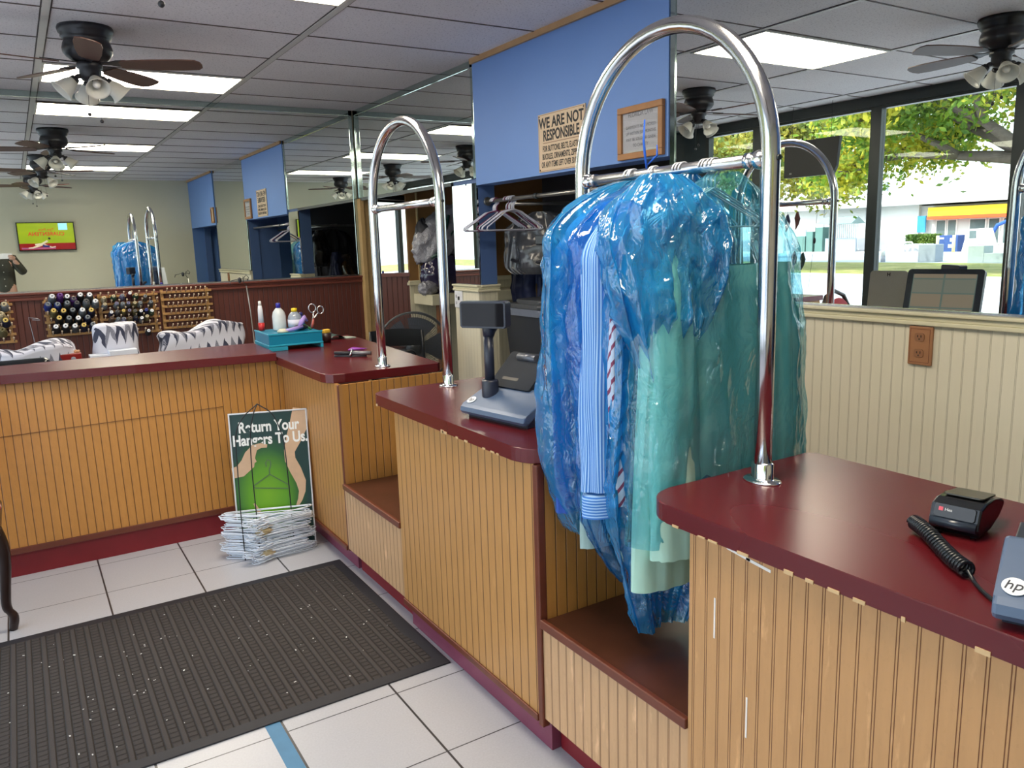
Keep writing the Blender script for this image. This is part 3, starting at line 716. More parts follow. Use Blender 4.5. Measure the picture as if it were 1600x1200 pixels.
# ------------------------------------------------ ceiling fans
FBRZ = mat('dark_bronze_fan_metal', (.022, .022, .028), .38, .3, .2, 20)
BLADE, tb, bb = newmat('walnut_fan_blade')
wv = noise_(tb, objc(tb, (3, 30, 3)), 5, 5)
L(tb, mixc(tb, wv, (.045, .020, .016), (.12, .055, .04)), bb.inputs['Base Color']); bb.inputs['Roughness'].default_value = .45
SHADE, tsd, bsd = newmat('frosted_glass_shade')
sn = noise_(tsd, objc(tsd), 30, 4)
L(tsd, mixc(tsd, sn, (.62, .62, .58), (.78, .78, .76)), bsd.inputs['Base Color']); bsd.inputs['Roughness'].default_value = .3
bsd.inputs['Subsurface Weight'].default_value = 0.0
tld = N(tsd, 'ShaderNodeBsdfTranslucent'); tld.inputs[0].default_value = (.8, .8, .76, 1)
mxd = N(tsd, 'ShaderNodeMixShader'); mxd.inputs[0].default_value = .4; L(tsd, bsd.outputs[0], mxd.inputs[1]); L(tsd, tld.outputs[0], mxd.inputs[2]); L(tsd, mxd.outputs[0], tsd.nodes['Material Output'].inputs[0])
def make_fan(label, x, y, rot):
    t = thing('ceiling_fan', label, 'ceiling fan', (x, y, HC-.18), rot, 'ceiling fans with glass shades')
    b = MB()   # local z=0 is the blade plane; ceiling at +.18
    b.lathe([(.0, .180), (.128, .180), (.132, .168), (.128, .150), (.118, .140), (.120, .130), (.112, .122), (.106, .112), (.112, .098), (.118, .075), (.116, .055), (.102, .035), (.080, .018), (.062, .010), (.0, .008)][::-1], seg=36)
    b.build('motor_housing', FBRZ, t, world=False)
    b = MB(); b.lathe([(.0, -.085), (.02, -.085), (.042, -.078), (.052, -.055), (.052, -.025), (.062, -.018), (.062, .0), (.055, .012), (.0, .014)], seg=28); b.build('switch_housing', FBRZ, t, world=False)
    for k in range(5):
        a = k*2*PI/5; R_ = Matrix.Rotation(a, 4, 'Z') @ Matrix.Rotation(math.radians(-12), 4, 'X')
        pr = [(.150, -.030), (.17, -.046), (.30, -.058), (.45, -.062), (.53, -.055), (.552, -.03), (.556, 0), (.552, .03), (.53, .055), (.45, .062), (.30, .058), (.17, .046), (.150, .030)]
        b = MB(); b.prism(pr, -.003, .003, .001, R_); bl = b.build('blade', BLADE, t, world=False)
        b = MB(); b.prism([(.05, -.012), (.10, -.014), (.135, -.034), (.185, -.038), (.20, -.012), (.23, 0), (.20, .012), (.185, .038), (.135, .034), (.10, .014), (.05, .012)], .0035, .009, .001, R_)
        b.build('blade_arm', FBRZ, bl, world=False)
    for k in range(4):
        a = k*PI/2+.5; d = Vector((math.cos(a), math.sin(a), 0))
        b = MB(); b.tube([d*.035+Vector((0, 0, -.06)), d*.060+Vector((0, 0, -.062)), d*.075+Vector((0, 0, -.075))], .012, 10)
        ax = (d*.72+Vector((0, 0, -.69))).normalized(); q = Vector((0, 0, 1)).rotation_difference(ax).to_matrix().to_4x4(); q.translation = d*.068+Vector((0, 0, -.070))
        b.lathe([(.0, 0), (.020, .002), (.024, .016), (.024, .020), (.0, .022)], (0, 0, 0), 16, q); b.build('light_arm', FBRZ, t, world=False)
        q2 = q.copy()
        pr = [(.019, .014), (.024, .022), (.030, .034), (.037, .050), (.042, .068), (.046, .084), (.055, .098), (.060, .104), (.058, .106), (.052, .099), (.043, .084), (.039, .067), (.034, .050), (.027, .035), (.016, .022)]
        MB().lathe(pr, (0, 0, 0), 22, q2, cap=False).build('glass_shade', SHADE, t, world=False)
        b = MB(); b.lathe([(.0, .022), (.010, .025), (.011, .04), (.018, .055), (.020, .068), (.014, .080), (.0, .086)], (0, 0, 0), 14, q2); b.build('light_bulb', mat('unlit_bulb_glass', (.8, .8, .78), .15), t, world=False)
    for dx, ln_ in ((.018, .19), (-.022, .155)):
        b = MB(); b.tube([(dx, .01, -.08), (dx*1.4, .012, -.08-ln_)], .0011, 5); b.ball((dx*1.4, .012, -.088-ln_), .0095, seg=8); b.build('pull_chain', FBRZ, t, world=False)
    return t
fan = make_fan('bronze ceiling fan with glass shades nearest the back mirror', .46, 4.77, math.radians(-23))
f2 = dup(fan, (.42, 2.48, HC-.18), (0, 0, math.radians(20)), 'second ceiling fan over the floor mat, seen in the mirrors')
f3 = dup(fan, (.38, .22, HC-.18), (0, 0, math.radians(42)), 'third ceiling fan overhead near the camera, seen smallest in the back mirror')
# ------------------------------------------------ signs on the blue soffit
TANS = mat('tan_sign_board', (.62, .48, .33), .6, 0, .04, 8); INK = mat('black_ink', (.015, .015, .02), .6)
def wall_frame(y, z): return frame((2.6195, y, z), (0, -1, 0), (0, 0, 1))   # text reads from the room, x grows towards the camera
t = thing('notice_board', 'tan sign saying we are not responsible, on the blue wall', 'sign', (2.619, 3.62, 1.86))
MB().box(2.6125, 2.6195, 3.405, 3.842, 1.862, 2.176, .001).build('sign_board', TANS, t)
b = MB()
for y0, y1, z0, z1 in ((3.411, 3.836, 1.867, 1.869), (3.411, 3.836, 2.169, 2.171), (3.411, 3.413, 1.869, 2.169), (3.834, 3.836, 1.869, 2.169), (3.455, 3.795, 2.016, 2.019)): b.box(2.612, 2.6126, y0, y1, z0, z1)
b.build('border_line', mat('brown_ink', (.16, .06, .04), .6), t)
def wtext(nm, s, y, z, size, m=INK, x=2.6118, sx=1., bold=0., ex=.0003):
    return text(nm, s, size, m, t, frame((x, y, z), (0, -1, 0), (0, 0, 1)), ex, sx=sx, bold=bold)
wtext('heading_text', 'WE ARE NOT', 3.625, 2.122, .079, sx=.86, bold=.0022)
wtext('heading_text', 'RESPONSIBLE', 3.625, 2.054, .079, sx=.72, bold=.0022)
wtext('body_text', 'FOR BUTTONS, BELTS, ELASTIC,', 3.625, 1.985, .044, sx=.56, bold=.0008)
wtext('body_text', 'BUCKLES, ORNAMENTS, ZIPPERS', 3.625, 1.942, .044, sx=.56, bold=.0008)
wtext('body_text', 'OR ANY ITEMS LEFT OVER 30 DAYS', 3.625, 1.899, .044, sx=.54, bold=.0008)
b = MB()
for y in (3.418, 3.829):
    for z in (1.874, 2.163): b.ball((2.612, y, z), .004, seg=6)
b.build('screw', FBRZ, t)
t = thing('framed_notice', 'wood-framed law notice hanging on the blue wall beside the mirror edge', 'picture frame', (2.619, 2.97, 1.85))
b = MB(); y0, y1, z0, z1, w = 2.812, 3.132, 1.857, 2.104, .030
for a0, a1, c0, c1_ in ((y0, y1, z0, z0+w), (y0, y1, z1-w, z1), (y0, y0+w, z0+w, z1-w), (y1-w, y1, z0+w, z1-w)): b.box(2.598, 2.6195, a0, a1, c0, c1_, .003)
b.build('frame', mat('oak_picture_frame', (.34, .16, .06), .4, 0, .2, 20), t)
MB().box(2.610, 2.6195, y0+w, y1-w, z0+w, z1-w).build('paper', mat('grey_white_notice_paper', (.55, .56, .60), .5, 0, .04), t)
for i, (s, sz) in enumerate((('FLORIDA LAW', .030), ('', .02), ('GARMENTS NOT PICKED', .021), ('UP WITHIN SIX MONTHS', .021), ('MAY BE SOLD OR GIVEN', .021), ('TO CHARITY', .021))):
    if s: text('notice_text', s, sz, mat('grey_ink', (.16, .16, .18), .6), t, frame((2.6094, 2.972, 2.062-.0285*i), (0, -1, 0), (0, 0, 1)), .0002, sx=.9)
gm_, tg2, bg2 = newmat('picture_glass')
bg2.inputs['Base Color'].default_value = (0, 0, 0, 1)
tr2 = N(tg2, 'ShaderNodeBsdfTransparent'); g2 = N(tg2, 'ShaderNodeBsdfGlossy'); g2.inputs['Roughness'].default_value = .02; mm2 = N(tg2, 'ShaderNodeMixShader'); mm2.inputs[0].default_value = .10
L(tg2, tr2.outputs[0], mm2.inputs[1]); L(tg2, g2.outputs[0], mm2.inputs[2]); L(tg2, mm2.outputs[0], tg2.nodes['Material Output'].inputs[0])
MB().box(2.6065, 2.608, y0+w, y1-w, z0+w, z1-w).build('glass_pane', gm_, t)
# second pair on the far soffit (seen in the mirrors)
t = thing('framed_notice', 'small wood-framed notice on the blue wall behind the camera, seen in the back mirror', 'picture frame', (2.619, .86, 1.85))
b = MB()
for a0, a1, c0, c1_ in ((.79, .97, 1.88, 1.905), (.79, .97, 2.08, 2.105), (.79, .815, 1.9, 2.08), (.945, .97, 1.9, 2.08)): b.box(2.600, 2.6195, a0, a1, c0, c1_, .002)
b.build('frame', mat('oak_picture_frame', (.34, .16, .06)), t)
MB().box(2.612, 2.6195, .815, .945, 1.905, 2.08).build('paper', mat('tan_notice_paper', (.55, .42, .28), .5), t)
# ------------------------------------------------ outlet and switch plate
t = thing('wall_outlet', 'brown double power outlet on the cream wainscot at the right', 'outlet', (2.617, 1.533, 1.02))
BRP = mat('brown_outlet_plate', (.36, .17, .08), .45, 0, .08)
MB().box(2.607, 2.618, 1.492, 1.576, 1.021, 1.155, .003).build('plate', BRP, t)
for z in (1.118, 1.062):
    b = MB(); b.prism(rrect(-.017, .017, -.014, .014, (.008,)*4), 0, .0025, .0006, frame((2.6068, 1.536, z), (0, -1, 0), (0, 0, 1)))
    o = b.build('socket', mat('darker_brown_socket', (.28, .13, .065), .4), t)
    b = MB()
    for dy, h in ((-.006, .008), (.006, .007)): b.box(2.6035, 2.6044, 1.536+dy-.0012, 1.536+dy+.0012, z-h/2+.003, z+h/2+.003)
    b.box(2.6035, 2.6044, 1.534, 1.538, z-.009, z-.005); b.build('slots', mat('black_slot', (.01, .01, .01)), o)
b = MB()
for a in ((1.500, 1.5012, 1.03, 1.146), (1.569, 1.5702, 1.03, 1.146), (1.5012, 1.569, 1.03, 1.0312), (1.5012, 1.569, 1.1448, 1.146)): b.box(2.6064, 2.6072, *a)
b.build('plate_groove', DKW, t)
t = thing('switch_plate', 'white switch plate on the cream pillar below the narrow mirror', 'switch plate', (2.617, 4.89, 1.035))
MB().box(2.608, 2.618, 4.823, 4.96 if False else 4.932, 1.036, 1.152, .003).build('plate', mat('white_plate_plastic', (.75, .76, .80), .4), t)
for y, z in ((4.905, 1.115), (4.905, 1.070)): MB().ball((2.608, y, z), .012, (.3, 1, 1), 8).build('socket', mat('grey_socket', (.38, .38, .42), .4), t)
MB().box(2.596, 2.608, 4.858, 4.866, 1.09, 1.115, .002).build('switch_toggle', mat('black_toggle', (.02, .02, .02), .4), t)
# ------------------------------------------------ television on the rear wall
t = thing('wall_television', 'flat television with a green and red picture, seen in the back mirror', 'television', (.50, -.83, 1.55))
b = MB(); b.box(.112, .882, -.835, -.79, 1.550, 1.980, .004); b.build('housing', mat('black_tv_plastic', (.012, .012, .014), .25), t)
tx, tt_, tb_ = newmat('television_screen')
tc_ = N(tt_, 'ShaderNodeTexCoord'); sp = N(tt_, 'ShaderNodeSeparateXYZ'); L(tt_, tc_.outputs['Generated'], sp.inputs[0])
gr = mixc(tt_, noise_(tt_, tc_.outputs['Generated'], 2.5, 2), (.20, .34, .01), (.46, .52, .01))
redm = math_(tt_, 'LESS_THAN', sp.outputs[2], .24)
c_ = mixc(tt_, redm, gr, (.30, .005, .008)); L(tt_, c_, tb_.inputs['Emission Color']); tb_.inputs['Emission Strength'].default_value = .75
tb_.inputs['Base Color'].default_value = (0, 0, 0, 1); tb_.inputs['Roughness'].default_value = .2
MB().box(.127, .867, -.7905, -.7885, 1.568, 1.966).build('screen', tx, t)
tf = lambda x, z: frame((x, -.7878, z), (-1, 0, 0), (0, 0, 1))   # a viewer facing the wall sees +x at the left
RI = emit('red_screen_text', (.42, .01, .01), .7)
text('screen_text', 'Tips Para', .055, RI, t, tf(.50, 1.868), .0003)
text('screen_text', 'CUARENTENA', .078, RI, t, tf(.497, 1.802), .0003, bold=.0015, sx=.95)
SB = emit('light_blue_screen_square', (.25, .55, .85), .9)
MB().box(.655-.35+.0, .655-.35+.0, 0, 0, 0, 0) if False else None
MB().box(.665, .785, -.7884, -.7878, 1.862, 1.962).build('screen_square', SB, t)
b = MB()
def flat(b, pts, y=-.7878, r=.012): b.tube([(x, y, z) for x, z in pts], r, 6)
b.tube([(.50, -.787, 1.70), (.42, -.787, 1.65), (.33, -.787, 1.645)], [.014, .017, .012], 8); b.tube([(.42, -.787, 1.64), (.30, -.787, 1.60), (.24, -.787, 1.597)], [.016, .011, .008], 8); b.tube([(.45, -.787, 1.64), (.55, -.787, 1.60), (.60, -.787, 1.61)], [.012, .009, .007], 8)
b.build('screen_figure', emit('pale_exercise_figure', (.50, .42, .30), .7), t)
b = MB(); b.ball((.527, -.786, 1.735), .017, (1, .2, 1), 8); b.build('screen_hair', emit('dark_screen_hair', (.02, .01, .01), .3), t)
b = MB(); b.tube([(.43, -.786, 1.625), (.52, -.786, 1.615)], [.02, .012], 8); b.build('screen_leggings', emit('dark_blue_leggings', (.02, .02, .12), .5), t)
b = MB(); b.box(.15, .60, -.7882, -.7878, 1.578, 1.602); b.build('screen_exercise_mat', emit('purple_exercise_mat', (.25, .06, .14), .6), t)
# ------------------------------------------------ registers
POSB = mat('blue_grey_register_plastic', (.090, .135, .225), .36, .1, .05, 40)
POSD = mat('dark_navy_plastic', (.018, .022, .040), .35, 0, .12, 30)
POSG = mat('dark_grey_register_plastic', (.022, .026, .034), .7, 0, .1, 30, spec=.15)
LOGO = mat('silver_logo_disc', (.75, .80, .86), .3, .3)
def base_unit(loc, rot, label, full=True):
    """local: -x faces the customer, width along y"""
    t = thing('cash_register', label, 'cash register', loc, rot, 'touch screen registers')
    w = .155
    prof = [(-.105, .014), (-.112, .022), (-.108, .034), (-.098, .042), (.015, .093), (.11, .093), (.13, .080), (.13, .006), (-.08, .006)]
    mtx = Matrix(((1, 0, 0, 0), (0, 0, -1, 0), (0, 1, 0, 0), (0, 0, 0, 1)))   # profile (x,z) extruded along y
    def ex(poly, y0, y1, bev, nm, m, par):
        b = MB(); b.prism(poly, -y1, -y0, bev, mtx); return b.build(nm, m, par, world=False)
    ex([(-.105, .012), (-.113, .022), (-.110, .036), (-.098, .0435), (.015, .0945), (.024, .0945), (.024, .088), (-.090, .012)], -w, w, .006, 'front_cover', POSB, t)
    ex([(-.085, .0), (.022, .0), (.13, .0), (.13, .085), (.024, .088), (-.085, .036)], -w+.012, w-.012, .002, 'base_box', POSD, t)
    # logo near the left end seen from the customer (left = +y)
    n = Vector((-.451, 0, .892)); o = Vector((-.078, .131, .0527))+n*.0015
    fm = frame(o, (0, -1, 0), (.892, 0, .451))
    b = MB(); b.lathe([(0, 0), (.0165, 0), (.0165, .0012), (0, .0012)], (0, 0, 0), 28, fm, smooth=False); lg = b.build('logo', LOGO, t, world=False)
    cu_m = fm @ Matrix.Translation((0, .001, .0016)) @ Matrix(((1, .28, 0, 0), (0, 1, 0, 0), (0, 0, 1, 0), (0, 0, 0, 1)))
    tx_ = text('logo_text', 'hp', .024, POSD, None, cu_m, .0003); tx_.parent = lg
    if not full: return t
    b = MB(); b.box(-.045, .0, .047, .055, .0, .001) if False else None
    # pole display
    px, py = .045, .092
    b = MB(); b.lathe([(0, 0), (.027, 0), (.028, .004), (.028, .052), (.025, .058), (0, .058)], (px-.075, py, .062), 26); b.build('pole_collar', POSD, t, world=False)
    b = MB(); b.tube([(px-.075, py, .10), (px-.075, py, .275)], .0165, 20); b.tube([(px-.075, py, .262), (px-.072, py, .280), (px-.066, py, .295)], [.018, .022, .028], 16); b.build('display_pole', POSD, t, world=False)
    hd = Matrix.Translation((px-.070, py+.004, .335)) @ Matrix.Rotation(math.radians(22), 4, 'Z')
    b = MB(); s_ = MB(); s_.prism(rrect(-.082, .082, -.043, .043, (.006,)*4), -.0, .040, .004, frame((0, 0, 0), (0, -1, 0), (0, 0, 1))); b.merge(s_, hd)
    dsp = b.build('customer_display', POSD, t, world=False)
    b = MB(); s_ = MB(); s_.prism(rrect(-.076, .076, -.037, .037, (.004,)*4), .040, .0405, 0, frame((0, 0, 0), (0, -1, 0), (0, 0, 1))); b.merge(s_, hd)
    b.build('display_glass', mat('black_display_glass', (.012, .012, .015), .03, 0, .1, 10, spec=.2), dsp, world=False)
    # slanted stand column behind the base, leaning away
    fr_ = frame((.014, .0375, .078), (0, -1, 0), (.75, 0, .66))
    b = MB(); b.prism(rrect(-.0975, .0975, .0, .150, (.006,)*4), 0, .022, .003, fr_); st = b.build('screen_stand', POSG, t, world=False)
    b = MB(); b.prism(rrect(-.055, .02, .030, .042, (.003,)*4), .0215, .0225, 0, fr_); b.build('slot', mat('black_slot', (.01, .01, .01)), st, world=False)
    b = MB(); b.tube([fr_ @ Vector((-.045, .128, .024)), fr_ @ Vector((.040, .128, .024))], .013, 16); b.build('hinge', mat('grey_hinge', (.12, .13, .16), .3, .4), st, world=False)
    return t
r1 = base_unit((1.328, 2.117, .9205), math.radians(10), 'dark register with pole display and slanted stand on the middle counter')
b = MB()
# touch screen facing the staff side, behind the clothes
t = thing('touch_monitor', 'black touch monitor facing the staff side, its order screen seen in the right mirror', 'monitor', (1.60, 2.06, .9205), math.radians(-12))
fr_ = frame((0, 0, .235), (0, 1, 0), (-.26, 0, .965))
MB().prism(rrect(-.165, .165, -.140, .140, (.014,)*4), -.020, .012, .003, fr_).build('monitor_housing', POSD, t, world=False)
MB().prism(rrect(-.110, .110, -.10, .10, (.01,)*4), -.045, -.018, .004, fr_).build('monitor_back', POSD, t, world=False)
sc_, t3, b3_ = newmat('order_screen')
uvn = N(t3, 'ShaderNodeTexCoord'); spx = N(t3, 'ShaderNodeSeparateXYZ'); L(t3, uvn.outputs['Generated'], spx.inputs[0])
br = N(t3, 'ShaderNodeTexBrick'); br.offset = 0; br.inputs['Scale'].default_value = 1; br.inputs['Brick Width'].default_value = .5; br.inputs['Row Height'].default_value = .30; br.inputs['Mortar Size'].default_value = .015
br.inputs['Color1'].default_value = (.30, .22, .15, 1); br.inputs['Color2'].default_value = (.17, .20, .17, 1); br.inputs['Mortar'].default_value = (.12, .17, .15, 1); br.inputs['Bias'].default_value = 0
cmb = N(t3, 'ShaderNodeCombineXYZ'); L(t3, spx.outputs[1], cmb.inputs[0]); L(t3, spx.outputs[2], cmb.inputs[1]); L(t3, cmb.outputs[0], br.inputs['Vector'])
L(t3, br.outputs[0], b3_.inputs['Emission Color']); b3_.inputs['Emission Strength'].default_value = .45; b3_.inputs['Base Color'].default_value = (.03, .03, .03, 1); b3_.inputs['Roughness'].default_value = .25
MB().prism(rrect(-.138, .138, -.112, .116, (.002,)*4), .0121, .0130, 0, fr_).build('screen', sc_, t, world=False)
MB().tube([(-.035, 0, .16), (-.06, 0, .06), (-.05, 0, .012)], [.022, .025, .03], 14).build('monitor_neck', POSD, t, world=False)
MB().prism(rrect(-.12, .06, -.10, .10, (.02,)*4), .0, .012, .003).build('monitor_foot', POSD, t, world=False)
t = thing('standing_card', 'grey rounded plate standing behind the register, seen beside the screen in the right mirror', 'card', (1.665, 2.31, .9205), math.radians(-8))
fr_ = frame((0, 0, .001), (0, 1, 0), (-.12, 0, .99))
MB().prism(rrect(-.092, .092, 0, .365, (.004, .004, .016, .016)), 0, .006, .001, fr_).build('plate', mat('grey_card_plastic', (.68, .66, .62), .5, 0, .04), t, world=False)
text('plate_mark', 'H', .022, INK, t, Matrix.Identity(4)).data.transform(fr_ @ Matrix.Translation((.0, .348, .0066))) if False else None
tm_ = text('plate_mark', 'H', .024, INK, None, fr_ @ Matrix.Translation((0, .346, .0062)) , .0003, bold=.0008); tm_.parent = t
MB().box(-.03, .0, -.05, .05, 0, .012, .002).build('plate_foot', POSD, t, world=False)
r2_ = base_unit((1.285, .428, .9205), math.radians(21), 'blue-grey register cut off by the right edge of the photo, on the nearest counter', full=False)
# ------------------------------------------------ card terminal with coiled cord
t = thing('card_terminal', 'black card payment terminal lying on the nearest maroon counter', 'card reader', (1.478, .762, .9205), math.radians(-79)); t.scale = (.94, .9, .92)
# local: -y is the end that faces the camera; x across
W2 = .046
side = [(-.062, .012), (-.066, .020), (-.064, .032), (-.052, .060), (-.020, .066), (.03, .064), (.075, .056), (.098, .046), (.094, .034), (.07, .018), (.02, .004), (-.055, .004)]
mtx = Matrix(((0, 0, 1, 0), (1, 0, 0, 0), (0, 1, 0, 0), (0, 0, 0, 1)))
TBK = mat('black_terminal_plastic', (.010, .011, .014), .22, 0, .1)
MB().prism(side, -W2, W2, .004, mtx).build('terminal_body', TBK, t, world=False)
MB().tube([(-W2+.004, -.063, .024), (W2-.004, -.063, .024)], .011, 14).build('paper_roll_cover', mat('dark_blue_black_plastic', (.03, .04, .06), .25), t, world=False)
fr_ = frame((0, -.0585, .0475), (1, 0, 0), (0, .4, .92))
MB().prism(rrect(-.037, .037, -.013, .013, (.003,)*4), .0, .0035, .001, fr_).build('front_label_plate', mat('glossy_black_label', (.02, .018, .016), .06), t, world=False)
o = MB().prism(rrect(-.029, -.021, -.001, .007, (.001,)*4), .0036, .0042, 0, fr_).build('red_mark', mat('pinkish_red_mark', (.70, .10, .14), .5), t, world=False)
tm_ = text('label_text', 'Hea', .0085, mat('white_label_text', (.7, .7, .7)), None, fr_ @ Matrix.Translation((-.011, .0025, .0037)), .0002); tm_.parent = t
fr_ = frame((0, .03, .0655), (1, 0, 0), (0, 1, -.12))
MB().prism(rrect(-.036, .036, -.045, .045, (.006,)*4), -.001, .002, .0008, fr_).build('lid', mat('scuffed_brown_black_lid', (.045, .040, .032), .3, 0, .5, 30), t, world=False)
b = MB()
for sx in (-1, 1):
    for yy in (-.045, .03): b.lathe([(0, 0), (.006, 0), (.006, .006), (0, .006)], (sx*.032, yy, -.0002), 10)
b.build('rubber_foot', RUB, t, world=False)
# cord
cp = [Vector(p) for p in ((1.392, .778, .929), (1.352, .760, .936), (1.318, .728, .937), (1.285, .688, .936), (1.262, .655, .935), (1.248, .628, .935))]
cp = [Vector((1.388, .806, .939)), Vector((1.372, .782, .939)), Vector((1.345, .748, .939)), Vector((1.312, .708, .936)), Vector((1.281, .672, .936)), Vector((1.258, .636, .936))]
def catm(P, n):
    P = [P[0]*2-P[1]]+P+[P[-1]*2-P[-2]]; out = []
    for i in range(1, len(P)-2):
        for k in range(n):
            t_ = k/n; a, b_, c, d = P[i-1], P[i], P[i+1], P[i+2]
            out.append(.5*((2*b_)+(c-a)*t_+(2*a-5*b_+4*c-d)*t_*t_+(3*b_-a-3*c+d)*t_**3))
    out.append(P[-2]); return out
cl = catm(cp, 100); turns = 26; hp_ = []
for i, p in enumerate(cl):
    d = (cl[min(i+1, len(cl)-1)]-cl[max(i-1, 0)]).normalized(); n1 = d.cross(Vector((0, 0, 1))).normalized(); n2_ = n1.cross(d)
    a = 2*PI*turns*i/len(cl); hp_.append(p+.0115*(math.cos(a)*n1+math.sin(a)*n2_))
t = thing('coiled_cord', 'black coiled cord curling from the card terminal on the near counter', 'cord', (1.32, .72, .9205))
MB().tube(hp_, .0034, 6).build('coil', TBK, t)
MB().tube(catm([Vector((1.405, .790, .924)), Vector((1.385, .785, .925)), Vector((1.377, .796, .930)), Vector((1.387, .806, .939))], 6), .0035, 8).build('cord_end', TBK, t)
MB().tube(catm([cp[-1], Vector((1.250, .624, .928)), Vector((1.240, .612, .9245)), Vector((1.222, .592, .9243)), Vector((1.20, .562, .925))], 8), .0033, 8).build('cord_end', TBK, t)
# ------------------------------------------------ thread racks on the dark red wainscot
PEG = mat('golden_peg_wood', (.36, .20, .07), .45, 0, .25, 20); PEGT = mat('pale_peg_tip', (.62, .48, .34), .5, 0, .15)
def rack(label, x0, x1, z0, z1, rows, npeg, posts, px0=None, px1=None):
    t = thing('thread_rack', label, 'thread rack', ((x0+x1)/2, YB-.03, z0), 0, 'wooden thread racks on the back wall')
    for x in posts: MB().box(x-.011, x+.011, YB-.036, YB-.015, z0-.01, z1+.02, .002).build('upright', PEG, t)
    for i in range(rows):
        z = z1-(z1-z0)*i/(rows-1)
        MB().box(x0, x1, YB-.048, YB-.036, z-.010, z+.008, .002).build('rail', PEG, t)
        for k in range(npeg):
            x = (px0 or x0)+((px1 or x1)-(px0 or x0))*(k+.5)/npeg+(.012 if i % 2 else -.004)
            b = MB(); b.tube([(x, YB-.046, z), (x, YB-.105, z+.030)], .0035, 6); b.ball((x, YB-.106, z+.0315), .0065, seg=6)
            b.build('peg', PEGT, t)
    return t
rack('wooden rack full of big navy and white thread cones', .150, .495, .905, 1.150, 6, 6, (.172, .478))
rack('wooden rack crowded with grey and brown thread cones, between the two other racks', .505, .925, .880, 1.165, 6, 8, (.52, .895))
rack('empty wooden thread rack with rows of bare pegs, rightmost on the wall', .945, 1.325, .895, 1.172, 6, 9, (.955, 1.29), .975, 1.29)
rack('wooden thread rack cut off by the left edge of the photo', -.22, -.035, .885, 1.150, 6, 3, (-.065,))
CONE = [(.0, 0), (.030, 0), (.031, .004), (.029, .012), (.021, .088), (.019, .094), (.0, .094)]
def spool_tree(color, tip, k, banded=False):
    t = thing('thread_cone', '', 'thread', (0, 0, 0), 0, 'thread cones')
    b = MB(); b.lathe([(r_*k, z) for r_, z in CONE], seg=16); b.build('thread_winding', mat('thread_%02x%02x%02x' % tuple(int(c*99) for c in color), color, .75, 0, .25, 90), t, world=False)
    b = MB(); b.lathe([(.012*k, .09), (.017*k, .095), (.016*k, .103), (.010*k, .105), (.006*k, .103), (.005*k, .09)], seg=14, cap=False)
    if banded: b.lathe([(.0245*k, .05), (.0255*k, .052), (.0265*k, .040), (.0255*k, .038)], seg=16, cap=False)
    b.build('cone_tip', mat('tip_%02x%02x%02x' % tuple(int(c*99) for c in tip), tip, .5, 0, .05), t, world=False)
    return t
NV, BK, RB, GY, DG, PU, WH = (.006, .008, .035), (.006, .006, .008), (.012, .03, .20), (.16, .18, .20), (.07, .07, .075), (.09, .02, .16), (.65, .66, .68)
BR, GN, OL, LV, CRM, MR = (.10, .06, .04), (.03, .07, .04), (.12, .10, .04), (.16, .15, .26), (.45, .38, .24), (.09, .02, .03)
YE, WT = (.62, .45, .12), (.75, .76, .80)
CN = {NV: 'navy', BK: 'black', RB: 'royal blue', GY: 'grey', DG: 'dark grey', PU: 'purple', WH: 'white', BR: 'brown', GN: 'dark green', OL: 'olive', LV: 'lavender', CRM: 'cream', MR: 'maroon'}
LB = [(.214, 1.195, GY, WT), (.265, 1.20, PU, PU), (.309, 1.189, BK, WT), (.348, 1.17, PU, DG), (.394, 1.196, BK, WT), (.454, 1.192, DG, WT), (.182, 1.14, RB, GY), (.242, 1.136, RB, GY), (.304, 1.143, DG, GY), (.365, 1.139, NV, DG), (.428, 1.147, GY, DG), (.487, 1.143, GY, WT), (.212, 1.092, OL, YE), (.274, 1.087, BK, YE), (.333, 1.089, BK, GY), (.395, 1.085, GY, WT), (.452, 1.08, NV, YE), (.241, 1.038, BK, YE), (.303, 1.033, BK, GY), (.362, 1.028, BK, WT), (.423, 1.029, NV, GY), (.213, .976, BK, WT), (.274, .977, BK, WT), (.335, .972, DG, WT), (.392, .973, NV, YE), (.453, .974, NV, GY)]
LC = [(.546, 1.163, CRM, CRM), (.611, 1.171, GN, CRM), (.671, 1.173, LV, GY), (.723, 1.187, MR, WT), (.764, 1.173, GN, CRM), (.827, 1.157, BR, GY), (.546, 1.115, GY, CRM), (.626, 1.116, GY, LV), (.667, 1.113, GY, GY), (.706, 1.114, DG, LV), (.75, 1.113, OL, CRM), (.788, 1.111, GY, GY), (.863, 1.112, DG, GY), (.584, 1.053, NV, WT), (.625, 1.056, DG, DG), (.667, 1.059, OL, YE), (.707, 1.058, BR, LV), (.746, 1.053, OL, DG), (.786, 1.048, BK, WT), (.824, 1.054, NV, RB), (.862, 1.045, GN, WT), (.582, 1.011, BR, BR), (.625, 1.002, GY, GY), (.663, .999, LV, GY), (.707, 1.002, OL, BR), (.746, 1.005, NV, BK), (.786, .995, DG, WT), (.824, 1.005, OL, CRM), (.824, .894, BK, WT)]
LA = [(-.083, 1.158, GY, CRM), (-.135, 1.162, CRM, WT), (-.11, 1.093, CRM, CRM), (-.088, 1.046, NV, YE), (-.115, .981, OL, OL)]
cache = {}; axis_m = Matrix.Rotation(math.radians(62), 4, 'X')
ROWN = {0: 'top row', 1: 'second row', 2: 'third row', 3: 'fourth row', 4: 'bottom row'}
